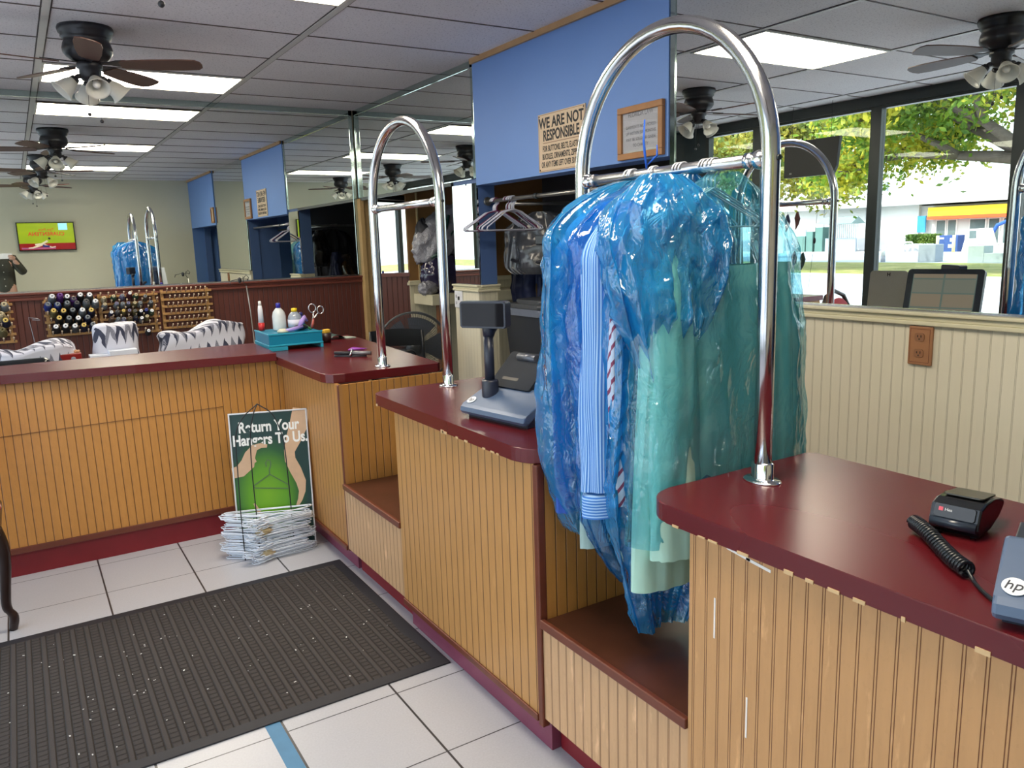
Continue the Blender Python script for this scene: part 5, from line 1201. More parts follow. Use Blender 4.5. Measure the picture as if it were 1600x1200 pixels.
b = MB(); b.tube([(3.07, 6.20, 1.36), (3.16, 6.205, 1.40), (3.25, 6.205, 1.53), (3.31, 6.205, 1.60)], [.012, .022, .018, .008], 8); b.tube([(3.22, 6.205, 1.60), (3.26, 6.205, 1.72)], [.02, .012], 8); b.build('green_stripe', mat('dark_green_stripe', (.008, .05, .04), .3), t)
b = MB(); b.grid(blob((3.08, 6.36, 1.52), .10, (.6, .8, 1.5), 9, .2), 30, 20, close_u=True); b.build('black_tail', RUB, t)
t = thing('plastic_wrapped_bag', 'clear plastic-wrapped dark purple bag resting on the cream shelf in the doorway', 'garment bag', (3.26, 6.3, 1.05), 0, 'plastic-wrapped bags in the doorway')
b = MB(); b.grid(blob((3.22, 6.30, 1.215), .175, (1.05, .6, .95), 5, .14), 60, 40, close_u=True); b.build('bag_body', NAVP, t)
b = MB(); b.grid(blob((3.05, 6.25, 1.10), .075, (1.0, .6, .7), 7, .25), 40, 24, close_u=True); b.build('plastic_end', CLEARP, t)
t = thing('thermostat', 'small beige thermostat box on the brown plywood in the doorway', 'thermostat', (3.055, 6.49, 1.42)); 
MB().box(3.030, 3.068, 6.478, 6.499, 1.415, 1.49, .003).build('thermostat_body', mat('beige_thermostat', (.45, .36, .25), .5), t)
MB().box(3.04, 3.058, 6.474, 6.478, 1.44, 1.468, .001).build('dial_window', RUB, t)
# ------------------------------------------------ poster and hanger pile on the floor
pt = thing('poster_board', 'green poster asking to return hangers, leaning against the far counter', 'poster', (.98, 4.0, .001))
# lower corners (.770,3.965) (1.135,3.80) on the floor, leaning back
A = Vector((.782, 3.878, .003)); B_ = Vector((1.136, 3.757, .003)); ex_ = (B_-A).normalized(); up = Vector((.018, .060, .70)).normalized()
fmx = frame(A, ex_, up); PW, PH = (B_-A).length, .695
def mk_poster():
    m, t, b = newmat('poster_print')
    g = N(t, 'ShaderNodeTexCoord'); sp = N(t, 'ShaderNodeSeparateXYZ'); L(t, g.outputs['UV'], sp.inputs[0])
    dx = math_(t, 'DIVIDE', math_(t, 'SUBTRACT', sp.outputs[0], .42), .52); dy = math_(t, 'DIVIDE', math_(t, 'SUBTRACT', sp.outputs[1], .40), .42)
    r = math_(t, 'SQRT', math_(t, 'ADD', math_(t, 'POWER', math_(t, 'ABSOLUTE', dx), 2), math_(t, 'POWER', math_(t, 'ABSOLUTE', dy), 2)))
    n = noise_(t, g.outputs['UV'], 4, 3)
    c = ramp(t, math_(t, 'ADD', r, math_(t, 'MULTIPLY', math_(t, 'SUBTRACT', n, .5), .1)), [(0, (.18, .42, .015)), (.45, (.11, .32, .015)), (.8, (.018, .10, .03)), (1, (.012, .045, .045))])
    L(t, c, b.inputs['Base Color']); b.inputs['Roughness'].default_value = .35; return m
b = MB(); b.prism([(0, 0), (PW, 0), (PW, PH), (0, PH)], -.006, 0, 0, fmx)
uv = b.bm.loops.layers.uv.new('uv'); inv = fmx.inverted()
for f_ in b.bm.faces:
    for lp in f_.loops: c = inv @ lp.vert.co; lp[uv].uv = (c.x/PW, c.y/PH)
b.build('poster_sheet', mk_poster(), pt)
b = MB()
for x0, x1, y0, y1 in ((0, PW, 0, .007), (0, PW, PH-.007, PH), (0, .007, .007, PH-.007), (PW-.007, PW, .007, PH-.007)): b.prism([(x0, y0), (x1, y0), (x1, y1), (x0, y1)], -.009, .004, .001, fmx)
b.build('poster_frame', mat('white_aluminium_frame', (.72, .73, .78), .35, .3, .05), pt)
PT_ = lambda x, y, z=.0012: fmx @ Matrix.Translation((x, y, z))
WTX = mat('white_poster_text', (.88, .90, .90), .5)
text('poster_text', 'Return Your', .074, WTX, pt, PT_(PW*.50, PH-.076), .0004, bold=.0022, sx=.76)
text('poster_text', 'Hangers To Us.', .074, WTX, pt, PT_(PW*.51, PH-.140), .0004, bold=.0022, sx=.76)
text('poster_text', 'environment.', .034, WTX, pt, PT_(PW*.78, .055), .0004, bold=.0008, sx=.9)
SK = mat('printed_skin_tone', (.62, .42, .28), .5, 0, .12, 30)
def flatshape(pts, nm, m, z=.0008):
    b = MB(); b.prism(pts, z, z+.0004, 0, fmx); b.build(nm, m, pt)
def rib(pts, ws, nm, m, z=.0008):
    l, r_ = [], []
    for i, (x, y) in enumerate(pts):
        a = pts[max(0, i-1)]; c = pts[min(len(pts)-1, i+1)]; d = Vector((c[0]-a[0], c[1]-a[1])).normalized(); n = Vector((-d.y, d.x))*ws[i]
        l.append((x+n.x, y+n.y)); r_.append((x-n.x, y-n.y))
    b = MB()
    for i in range(len(pts)-1): b.prism([l[i], l[i+1], r_[i+1], r_[i]], z, z+.0004, 0, fmx)
    b.build(nm, m, pt)
u = lambda *p: [(x*PW, y*PH) for x, y in p]
rib(u((.0, .575), (.10, .585), (.20, .635), (.24, .70), (.30, .745), (.38, .757), (.46, .75)), [.026, .030, .034, .026, .017, .012, .008], 'printed_hand', SK)
rib(u((.24, .70), (.27, .665), (.30, .64)), [.012, .010, .006], 'printed_thumb', SK, .0014)
rib(u((.93, 1.0), (.88, .88), (.80, .78), (.74, .70), (.74, .64), (.80, .56), (.86, .47), (.865, .40), (.83, .34), (.79, .30)), [.040, .044, .036, .026, .026, .028, .024, .016, .011, .007], 'printed_hand', SK)
rib(u((.80, .60), (.86, .53), (.89, .47)), [.012, .010, .006], 'printed_thumb', SK, .0014)
rib(u((.24, .345), (.29, .28), (.36, .20), (.44, .14)), [.005, .009, .016, .022], 'printed_hand', SK)
GH = mat('printed_hanger_line', (.09, .16, .07), .5)
rib(u((.43, .60), (.425, .63), (.45, .65), (.485, .64), (.49, .615), (.465, .58), (.465, .545)), [.003]*7, 'printed_hanger', GH)
rib(u((.26, .475), (.465, .545), (.70, .455), (.715, .44), (.70, .43), (.27, .455), (.25, .465), (.26, .475)), [.0028]*8, 'printed_hanger', GH, .0013)
# pile
PWM = mat('white_coated_hanger_wire', (.80, .86, .96), .35, 0, .04, 30)
def flat_hanger():
    b = MB(); w = .205
    b.tube([(-.03, -.105, 0), (-.045, -.125, 0), (-.065, -.125, 0), (-.078, -.108, 0), (-.07, -.09, 0)], .0016, 5)
    b.tube([(0, -.078, 0), (-.012, -.092, 0), (-.03, -.105, 0)], .0028, 5)
    b.tube([(0, -.078, 0), (w*.5, -.035, .001), (w*.97, .008, 0), (w, .022, -.001), (w*.95, .032, 0), (0, .030, .002), (-w*.95, .032, 0), (-w, .022, .001), (-w*.97, .008, 0), (-w*.5, -.035, .001)], .0022, 5, closed=True)
    return b
hp = thing('wire_hanger', 'white wire hanger in the tied pile on the floor before the poster', 'hanger', (0, 0, 0), 0, 'white wire hangers tied in a pile')
flat_hanger().build('hanger_wire', PWM, hp, world=False)
nh = 56
for i in range(nh):
    z = .0025+i*.0040
    sw = .035*math.sin(i*.35)+RND.uniform(-.022, .022)
    loc = (.905+sw*.5+RND.uniform(-.012, .012), 3.768+RND.uniform(-.012, .012)+.008*math.sin(i*.5), z)
    rot = (RND.uniform(-.02, .02), RND.uniform(-.025, .025), math.radians(-19)+sw*1.6+(math.pi if False else 0))
    o = hp if i == 0 else dup(hp, loc, rot)
    o.location = loc; o.rotation_euler = rot
t = thing('carry_strap', 'black cord loops tied around the pile of white wire hangers', 'strap', (.95, 3.85, .0))
b = MB()
top = Vector((.914, 3.80, .752))
for pts in (((.781, .255), (.786, .45), (.795, .62), (.835, .70)), ((.853, .245), (.852, .45), (.862, .62), (.885, .71)), ((1.022, .23), (1.018, .50), (1.008, .60), (.972, .70))):
    P_ = [Vector((x, 3.755+.05*max(0, z-.4), z)) for x, z in pts]+[top]
    b.tube(catm(P_, 8), .0027, 6); b.tube([P_[0], Vector((P_[0].x, 3.752, .004))], .0027, 6)
b.build('cord_loop', RUB, t)
for i, (x, y, z, s_) in enumerate(((.865, 3.69, .150, .018), (.875, 3.69, .040, .016))):
    b = MB(); b.grid(blob((x, y, z), s_, (1.8, .8, .8), i, .3), 20, 12, close_u=True)
    tag(b.build('paper_tag', mat('crumpled_tan_paper', (.42, .34, .20), .8, 0, .4, 60)), ('crumpled tan paper tag halfway up the hanger pile', 'crumpled yellowish paper tag near the bottom of the hanger pile')[i], 'paper tag')
# ------------------------------------------------ upholstered chair cut off at the left
t = thing('carved_chair', 'dark carved chair leg and red-striped seat at the left edge of the photo', 'chair', (-.42, 3.55, 0))
WD = mat('dark_walnut_chair_wood', (.022, .010, .008), .3, 0, .3, 14)
def leg(x, y, sx, sy):
    pts = catm([Vector((x+.02*sx, y, .43)), Vector((x+.036*sx, y, .36)), Vector((x+.036*sx, y, .28)), Vector((x+.024*sx, y, .17)), Vector((x+.020*sx, y, .10)), Vector((x+.038*sx, y, .055)), Vector((x+.030*sx, y, .0))], 5)
    n = len(pts); rs = [(.024-.010*i/n) if i < n*.7 else .014+.004*math.sin((i-n*.7)/(n*.3)*PI) for i in range(n)]
    MB().tube(pts, rs, 12).build('leg', WD, t)
for x, y, sx, sy in ((-.205, 3.60, 1, -1), (-.62, 3.60, -1, -1), (-.30, 3.95, 1, -1), (-.56, 3.95, -1, -1)): leg(x, y, sx, sy)
b = MB(); b.box(-.66, -.165, 3.56, 4.0, .405, .445, .012); b.build('seat_rail', WD, t)
b = MB(); b.grid(blob((-.41, 3.78, .47), .30, (.83, .72, .17), 2, .01), 40, 20, close_u=True); uvgrid(b, 40, 20); b.build('seat_cushion', mk_stripe('red_striped_upholstery', (.35, .03, .04), (.55, .40, .36), 26, .6), t)
b = MB(); b.tube([(-.60, 4.02, .44), (-.62, 4.06, .80), (-.52, 4.08, .96), (-.41, 4.085, 1.0), (-.30, 4.08, .96), (-.20, 4.06, .80), (-.22, 4.02, .44)], .018, 10); b.build('back_frame', WD, t)
b = MB(); b.grid(blob((-.41, 4.045, .74), .17, (1, .2, 1.2), 2, .01), 30, 20, close_u=True); b.build('back_cushion', mat('red_chair_fabric', (.30, .03, .04), .8), t)
# ------------------------------------------------ person holding the phone (seen in the back mirror)
pr = thing('person', 'person in a dark olive shirt photographing with a white phone, seen in the back mirror', 'person', (-.12, -.36, 0))
def skin(name, joints, edges, m, parent, sub=2, root=0):
    me = bpy.data.meshes.new(name); me.from_pydata([j[0] for j in joints], edges, []); o = bpy.data.objects.new(name, me); COL.objects.link(o)
    sm = o.modifiers.new('skin', 'SKIN'); sm.use_smooth_shade = True
    for i, j in enumerate(joints):
        v = me.skin_vertices[0].data[i]; r_ = j[1]; v.radius = r_ if isinstance(r_, tuple) else (r_, r_); v.use_root = (i == root)
    ss = o.modifiers.new('sub', 'SUBSURF'); ss.levels = sub; ss.render_levels = sub
    dg = bpy.context.evaluated_depsgraph_get(); dg.update(); me2 = bpy.data.meshes.new_from_object(o.evaluated_get(dg))
    bpy.data.objects.remove(o); me2.transform(basis(parent).inverted()); me2.materials.clear(); me2.materials.append(m)
    for p in me2.polygons: p.use_smooth = True; p.material_index = 0
    oo = bpy.data.objects.new(name, me2); COL.objects.link(oo); oo.parent = parent; return oo
SKN = mat('skin', (.50, .30, .22), .5, 0, .06, 20); SHIRT = mat('dark_olive_shirt_cloth', (.045, .045, .032), .85, 0, .25, 30); JE = mat('grey_trouser_cloth', (.16, .15, .14), .85, 0, .2)
cx, cyy = -.14, -.40
J = [((cx, cyy, .98), (.12, .09)), ((cx, cyy, 1.15), (.15, .11)), ((cx, cyy, 1.32), (.17, .115)), ((cx-.05, cyy, 1.46), (.10, .08)), ((cx-.08, cyy+.01, 1.53), .052), ((cx-.11, cyy+.02, 1.60), .055), ((cx-.14, cyy+.03, 1.68), (.075, .09)), ((cx-.14, cyy+.02, 1.75), (.065, .08)),
     ((cx+.15, cyy, 1.43), .065), ((cx+.27, cyy+.05, 1.24), .050), ((cx+.225, cyy+.19, 1.32), .040), ((cx+.165, cyy+.29, 1.43), .028),
     ((cx-.23, cyy, 1.45), .065), ((cx-.29, cyy+.06, 1.24), .050), ((cx-.19, cyy+.19, 1.32), .040), ((cx-.13, cyy+.30, 1.44), .028),
     ((cx+.09, cyy, .90), .088), ((cx+.10, cyy+.01, .50), .062), ((cx+.10, cyy-.01, .10), .042), ((cx+.10, cyy+.10, .045), .035),
     ((cx-.09, cyy, .90), .088), ((cx-.10, cyy+.01, .50), .062), ((cx-.10, cyy-.01, .10), .042), ((cx-.10, cyy+.10, .045), .035)]
E_ = [(0, 1), (1, 2), (2, 3), (3, 4), (4, 5), (5, 6), (6, 7), (3, 8), (8, 9), (9, 10), (10, 11), (3, 12), (12, 13), (13, 14), (14, 15), (0, 16), (16, 17), (17, 18), (18, 19), (0, 20), (20, 21), (21, 22), (22, 23)]
skin('body', J, E_, SKN, pr)
# shirt follows torso and arms down to the cuffs
Js = [((p[0][0], p[0][1], p[0][2]), (p[1][0]+.016, p[1][1]+.016) if isinstance(p[1], tuple) else p[1]+.013) for p in J[:4]+J[8:16]]
Js[11-0] = ((J[15][0][0]*.9+J[14][0][0]*.1, J[15][0][1]-.03, J[15][0][2]-.03), .036); Js[7] = ((J[11][0][0], J[11][0][1]-.03, J[11][0][2]-.03), .036)
Js[0] = ((cx, cyy, .90), (.175, .135))
skin('shirt', Js, [(0, 1), (1, 2), (2, 3), (3, 4), (4, 5), (5, 6), (6, 7), (3, 8), (8, 9), (9, 10), (10, 11)], SHIRT, pr)
b = MB()
for z in (1.36, 1.26, 1.16, 1.06): b.ball((cx+.02, cyy+.132, z), .007, (1, .5, 1), 6)
b.build('shirt_buttons', mat('pale_button', (.6, .58, .5), .4), pr)
Jt = [((cx, cyy, 1.0), (.165, .125)), ((cx+.09, cyy, .86), .098), ((cx+.10, cyy+.01, .50), .074), ((cx+.10, cyy-.01, .09), .062), ((cx-.09, cyy, .86), .098), ((cx-.10, cyy+.01, .50), .074), ((cx-.10, cyy-.01, .09), .062)]
skin('trousers', Jt, [(0, 1), (1, 2), (2, 3), (0, 4), (4, 5), (5, 6)], JE, pr)
for s_ in (1, -1):
    b = MB(); b.grid(blob((cx+s_*.10, cyy+.06, .04), .09, (.5, 1.5, .45), 1, .02), 20, 14, close_u=True); b.build('shoe', RUB, pr)
hx = cx-.14
b = MB(); b.grid(blob((hx, cyy+.005, 1.715), .105, (.82, .98, .95), 1, .04), 30, 20, close_u=True); b.build('hair', mat('dark_hair', (.02, .014, .01), .6), pr)
b = MB(); b.grid(blob((hx, cyy+.035, 1.665), .092, (.80, .95, 1.18), 2, .0), 30, 20, close_u=True); b.grid(blob((hx, cyy+.130, 1.655), .016, (.7, .9, 1.4), 1, 0), 12, 8, close_u=True)
for s_ in (1, -1): b.grid(blob((hx+s_*.076, cyy+.03, 1.665), .022, (.4, .8, 1.3), 1, 0), 12, 8, close_u=True)
b.build('face', SKN, pr)
b = MB()
for s_ in (1, -1): b.ball((hx+s_*.032, cyy+.118, 1.685), .009, (1.2, .5, .7), 6)
b.build('eyes', RUB, pr)
MB().tube([(hx-.022, cyy+.118, 1.615), (hx, cyy+.124, 1.612), (hx+.022, cyy+.118, 1.615)], .004, 6).build('mouth', mat('lips', (.40, .16, .13), .5), pr)
# hands with five fingers each gripping the phone ends
def hand(sx, wrist, grip):
    w = Vector(wrist); g = Vector(grip); pc = w.lerp(g, .55)
    js = [(tuple(w), .026), (tuple(w.lerp(g, .35)), (.032, .020)), (tuple(pc), (.036, .018))]; ed = [(0, 1), (1, 2)]
    for i, (dz, ln_) in enumerate(((.030, .052), (.012, .058), (-.006, .054), (-.022, .044))):
        n = len(js); base = pc+Vector((0, .004, dz)); k1 = base+Vector((-sx*.006, .030, .004)); k2 = k1+Vector((-sx*ln_*.45, .008, .002)); k3 = k2+Vector((-sx*ln_*.42, -.012, 0))
        js += [(tuple(base), .0095), (tuple(k1), .009), (tuple(k2), .0085), (tuple(k3), .007)]; ed += [(2, n), (n, n+1), (n+1, n+2), (n+2, n+3)]
    n = len(js); th = w.lerp(g, .45)+Vector((0, -.01, -.018))
    js += [(tuple(th), .011), (tuple(th+Vector((-sx*.022, -.004, .0))), .0105), (tuple(th+Vector((-sx*.048, .0, .006))), .009)]; ed += [(1, n), (n, n+1), (n+1, n+2)]
    skin('hand', js, ed, SKN, pr, 1)
hand(1, (cx+.165, cyy+.29, 1.43), (cx+.145, cyy+.335, 1.487)); hand(-1, (cx-.13, cyy+.30, 1.44), (cx-.115, cyy+.335, 1.487))
t = thing('phone', 'white phone held up by the person, seen in the back mirror', 'phone', (-.075, -.052, 1.45))
b = MB(); b.prism(rrect(-.150, .012, -.038, .038, (.009,)*4), 0, .009, .002, frame((.0, -.055, 1.487), (1, 0, 0), (0, 0, 1))); b.bm.transform(Matrix.Translation((0, 0, 0))); b.build('phone_body', mat('white_phone_back', (.72, .72, .72), .25), t)
b = MB(); b.lathe([(0, 0), (.007, 0), (.007, .003), (0, .003)], (-.012, -.0455 if False else -.064, 1.505), 16, Matrix.Rotation(-PI/2, 4, 'X')); b.build('phone_lens', RUB, t)
# ------------------------------------------------ street outside (real place beyond the windows, x < -1.4)
G = -.12
def gm_(name, c, var, vs, rough=.9): return mat(name, c, rough, 0, var, vs)
def ground(name, x0, x1, m, z=G, y0=-60, y1=110): struct(name, MB().box(x0, x1, y0, y1, z-.1, z), m)
def mkpave():
    m, t, b = newmat('asphalt_parking_lot')
    n1 = noise_(t, pos(t, (1, .25, 1)), 1.2, 5, .7); n2 = noise_(t, pos(t), 12, 3)
    c = mixc(t, n1, (.30, .33, .38), (.62, .65, .70)); c = mixc(t, math_(t, 'MULTIPLY', n2, .3), c, (.22, .24, .27))
    L(t, c, b.inputs['Base Color']); b.inputs['Roughness'].default_value = .9; return m
ground('ground_sidewalk', -3.2, -1.36, gm_('concrete_sidewalk', (.55, .55, .53), .15, 3), G+.02)
ground('ground_parking', -20.0, -3.2, mkpave())
ground('ground_curb', -20.6, -20.0, gm_('white_curb', (.70, .68, .66), .15, 3), G+.03)
def mkgrass():
    m, t, b = newmat('dry_patchy_grass')
    n1 = noise_(t, pos(t, (1, .4, 1)), 1.6, 6, .8); c = ramp(t, n1, [(.3, (.10, .16, .03)), (.5, (.24, .26, .06)), (.7, (.45, .36, .20))])
    L(t, c, b.inputs['Base Color']); b.inputs['Roughness'].default_value = 1; return m
ground('ground_grass', -30.2, -20.6, mkgrass(), G+.02)
ground('ground_road', -44, -30.2, gm_('pale_blue_grey_road', (.36, .42, .48), .12, 2))
ground('ground_forecourt', -90, -44, gm_('pale_concrete_forecourt', (.55, .54, .52), .1, 2), G+.01)
WB = gm_('white_stucco_building', (.56, .57, .57), .04, 2); LG = gm_('grey_lower_band', (.33, .35, .40), .1, 3); RW = gm_('white_flat_roof', (.80, .80, .78), .04, 2)
t = thing('shop_building', 'long white single-storey shop building with a yellow and red fascia across the street', 'building', (-52, 40, G))
MB().box(-60, -50, 33.2, 62, G, 3.15).build('wall', WB, t)
MB().box(-60, -50.3, 20, 33.2, G, 3.0).build('wall', WB, t)
b = MB(); b.box(-60.5, -49.2, 20, 63, 3.1, 3.25); b.build('eaves', gm_('grey_eaves', (.45, .46, .47), .05, 2), t)
b = MB(); b.grid(lambda u, v: (-49.3-9*v, 20+43*u, 3.25+1.35*v), 8, 2, smooth=False); b.grid(lambda u, v: (-58.3-.1*v, 20+43*u, 4.6*(1-v)+3.2*v), 8, 2, smooth=False); b.build('roof', RW, t)
MB().box(-50.02, -49.9, 33.5, 62, G, .85).build('lower_band', LG, t)
MB().box(-50.2, -49.6, 22, 32.3, 2.25, 2.85).build('yellow_fascia', gm_('yellow_fascia_paint', (.95, .62, .02), .04, 2, .5), t)
MB().box(-50.25, -49.55, 22, 32.3, 2.02, 2.25).build('red_fascia', gm_('red_fascia_paint', (.75, .09, .02), .04, 2, .5), t)
WG = mat('shop_window_glass', (.10, .14, .15), .08, 0, .4, 1.2)
for y0, y1 in ((31.3, 32.0), (30.55, 31.2), (28.6, 29.7), (27.7, 28.45), (26.4, 27.5), (24.0, 26.0)):
    f = MB().box(-50.32, -50.2, y0, y1, .25, 2.0).build('window_frame', WHITE, t); MB().box(-50.2, -50.17, y0+.06, y1-.06, .33, 1.93).build('pane', WG, f)
for y in (37.3, 41, 45.5): MB().box(-50.05, -49.95, y, y+.08, .8, 3.1).build('downpipe', gm_('grey_pipe', (.4, .42, .44), .05, 2), t)
MB().box(-49.9, -49.8, 42.6, 43.5, 1.1, 1.6).build('wall_sign', gm_('pale_blue_wall_sign', (.45, .60, .72), .05, 2), t)
tag(MB().box(-49.9, -49.8, 32.55, 33.15, 1.15, 2.3).build('wall_poster', gm_('blue_poster_print', (.04, .25, .50), .5, .8)), 'tall blue poster on the white building left of the yellow fascia', 'poster')
t = thing('fenced_enclosure', 'white slatted enclosure with a grey-green canopy roof against the white building', 'enclosure', (-48, 37.7, G))
b = MB()
for k in range(15): b.box(-47.9, -47.82, 36.5+.17*k, 36.56+.17*k, G, 1.95)
b.box(-47.95, -47.8, 36.4, 39.0, 1.9, 2.0); b.box(-47.95, -47.8, 36.4, 39.0, .0, .1); b.build('slats', gm_('white_slats', (.68, .72, .76), .05, 3), t)
MB().box(-47.6, -47.5, 36.4, 39.0, G, .9).build('back_board', gm_('blue_grey_board', (.30, .38, .48), .1, 3), t)
b = MB(); b.prism([(-48.3, 1.95), (-46.6, 1.95), (-47.4, 2.45)], -39.2, -36.2, 0, Matrix(((1, 0, 0, 0), (0, 0, -1, 0), (0, 1, 0, 0), (0, 0, 0, 1)))); b.build('canopy', gm_('grey_green_canopy', (.18, .26, .26), .1, 3), t)
for i, (y0, y1, z1) in enumerate(((39.4, 40.1, 1.75), (40.3, 40.9, 1.45), (41.0, 41.9, 1.1))):
    tag(MB().box(-48.5, -47.7, y0, y1, G, z1, .03).build('utility_cabinet', gm_('green_utility_cabinet', (.10, .20, .19), .2, 2)), ('tallest green utility cabinet beside the white enclosure', 'middle green utility cabinet in the row of three', 'lowest green utility cabinet, farthest from the enclosure')[i], 'utility cabinet', 'green utility cabinets')
tag(MB().box(-45.3, -45.2, 41.0, 41.9, G, 1.15).build('board_sign', WHITE), 'white sign board standing by the road beside the cabinets', 'sign')
t = thing('bike_rack', 'white looped bike rack in front of the white building', 'bike rack', (-46, 31.5, G))
for y in (31.4, 32.3):
    b = MB(); b.tube([(-46, y-.33, G), (-46, y-.33, .42), (-46, y-.22, .56), (-46, y+.22, .56), (-46, y+.33, .42), (-46, y+.33, G)], .05, 8); b.build('rack_loop', WHITE, t)
    if y < 32: pass
def leaves(name, fn, n, size, m, parent, seed):
    r = random.Random(seed); b = MB()
    for _ in range(n):
        c = Vector(fn(r)); a = Vector((r.gauss(0, 1), r.gauss(0, 1), r.gauss(0, 1))).normalized(); d = a.cross(Vector((r.gauss(0, 1), r.gauss(0, 1), r.gauss(0, 1)))).normalized(); s_ = size*r.uniform(.6, 1.3)
        p = [c-a*s_, c+d*s_*.5, c+a*s_, c-d*s_*.5]; b.bm.faces.new([b.bm.verts.new(q) for q in p])
    return b.build(name, m, parent)
def mkleaf(name, c1_, c2_, c3):
    m, t, b = newmat(name)
    n1 = noise_(t, pos(t), .55, 3); n2 = noise_(t, pos(t), 6, 2); c = ramp(t, math_(t, 'ADD', math_(t, 'MULTIPLY', n1, .7), math_(t, 'MULTIPLY', n2, .3)), [(.33, c1_), (.46, c2_), (.58, c3)])
    L(t, c, b.inputs['Base Color']); b.inputs['Roughness'].default_value = .6
    tl_ = N(t, 'ShaderNodeBsdfTranslucent'); L(t, c, tl_.inputs[0]); ms_ = N(t, 'ShaderNodeMixShader'); ms_.inputs[0].default_value = .45
    L(t, b.outputs[0], ms_.inputs[1]); L(t, tl_.outputs[0], ms_.inputs[2]); L(t, ms_.outputs[0], t.nodes['Material Output'].inputs[0]); return m
LEAF1 = mkleaf('bright_green_yellow_leaves', (.05, .13, .02), (.16, .30, .03), (.55, .50, .04)); LEAF2 = mkleaf('olive_green_leaves', (.07, .14, .03), (.20, .27, .06), (.48, .42, .07)); LEAFH = mkleaf('hedge_leaves', (.05, .12, .02), (.14, .24, .04), (.25, .33, .06))
BARK = gm_('grey_brown_bark', (.12, .10, .09), .4, 6)
def branchy(b, p, d, ln, r, depth, rs, tips):
    q = p+d*ln; b.tube([p, p.lerp(q, .5)+Vector((rs.uniform(-.1, .1), rs.uniform(-.1, .1), .05))*ln*.3, q], [r, r*.85, r*.65], 8)
    tips.append((p.lerp(q, .5), ln)); tips.append((q, ln))
    if depth:
        for _ in range(3):
            nd = (d+Vector((rs.gauss(0, .55), rs.gauss(0, .65), rs.gauss(.12, .35)))).normalized(); branchy(b, q, nd, ln*.72, r*.62, depth-1, rs, tips)
def tree(label, x, y, hgt, d0, ln, n, lm, seed, depth=4, r=.32, spread=1.0, droop=0.):
    rs = random.Random(seed); t = thing('street_tree', label, 'tree', (x, y, G)); b = MB(); tips = []
    b.tube([(x, y, G), (x, y, hgt*.6), (x, y, hgt)], [r*1.3, r, r*.9], 12)
    for d in d0: branchy(b, Vector((x, y, hgt)), Vector(d).normalized(), ln, r*.7, depth, rs, tips)
    b.build('trunk', BARK, t)
    tp = [q for q in tips if q[1] < ln*.75]
    def fn(r_):
        c, l_ = r_.choice(tp); s_ = .55*spread
        return (c.x+r_.gauss(0, s_), c.y+r_.gauss(0, s_), c.z+r_.gauss(-droop, s_*.75))
    leaves('foliage', fn, n, .13, lm, t, seed); return t
tree('big tree with green and yellow leaves at the right of the street view', -24, 13.6, 3.6, ((.1, .8, .5), (.3, 1, .15), (0, -.5, .8), (.9, .4, .6), (-.6, .5, .7), (.2, .2, 1)), 2.4, 60000, LEAF1, 5, 4, .34, 1.0, .1)
tree('olive green tree farther left along the street, left of the big tree', -24, 26.5, 2.4, ((.1, .8, .6), (.3, -.8, .6), (0, -.2, 1), (.9, .1, .6), (-.6, .5, .7)), 2.1, 46000, LEAF2, 9, 4, .26, 1.1, .35)
tree('yellow-leaved tree at the far left of the window view', -30, 38.5, 2.0, ((.1, .8, .6), (.3, -.9, .5), (0, -.2, 1), (.7, .1, .6)), 2.3, 36000, LEAF2, 19, 4, .28, 1.2, .5)
t = thing('hedge', 'trimmed yellow-green hedge in a grey planter by the shop', 'hedge', (-47, 30.8, G))
MB().box(-47.4, -46.4, 29.9, 31.9, G, .45).build('planter', LG, t)
leaves('foliage', lambda r_: (-46.9+r_.uniform(-.5, .5), 30.9+r_.uniform(-1, 1), .72+r_.uniform(-.32, .32)), 5000, .09, LEAFH, t, 3)
t = thing('propane_cage', 'dark blue cage with pale labels between two pale bollards', 'cage', (-46.5, 28.9, G))
MB().box(-47.0, -46.2, 28.2, 29.6, G, .95, .02).build('cage_body', gm_('dark_blue_cage_paint', (.03, .07, .22), .3, 4), t)
for y, z, w, h in ((28.5, .55, .2, .22), (28.5, .15, .3, .22), (29.1, .7, .3, .12), (29.3, .25, .2, .1)): MB().box(-46.2, -46.17, y, y+w, z, z+h).build('pale_label', gm_('pale_blue_label', (.55, .62, .75), .05, 3), t)
for i, y in enumerate((28.95, 27.9)):
    tag(MB().tube([(-45.2, y, G), (-45.2, y, .95)], .09, 12).build('bollard', gm_('pale_yellow_bollard_paint', (.80, .76, .30), .05, 3)), ('pale yellow bollard in front of the blue cage', 'pale yellow bollard right of the blue cage')[i], 'bollard', 'bollards')
t = thing('white_kiosk', 'white slanted kiosk with a dark window and pink marks right of the bollards', 'kiosk', (-45.5, 26.4, G))
MB().prism([(26.0-.5, G), (27.3, G), (27.0, 1.3), (26.0, 1.35)], -46.0, -45.0, .02, Matrix(((0, 0, 1, 0), (1, 0, 0, 0), (0, 1, 0, 0), (0, 0, 0, 1)))).build('kiosk_body', WHITE, t)
MB().box(-45.0, -44.96, 26.45, 26.85, .75, 1.2).build('kiosk_window', WG, t)
b = MB()
for k in range(5): b.obox((-44.98, 25.85+.13*k, .30+.03*(k % 2)), (.03, .09, .16), Matrix.Rotation(.2*k, 3, 'X'))
b.build('pink_marks', gm_('pink_print', (.80, .25, .45), .1, 3), t)
t = thing('blue_arch', 'blue and orange play arch beyond the white kiosk', 'play frame', (-46.5, 25.4, G))
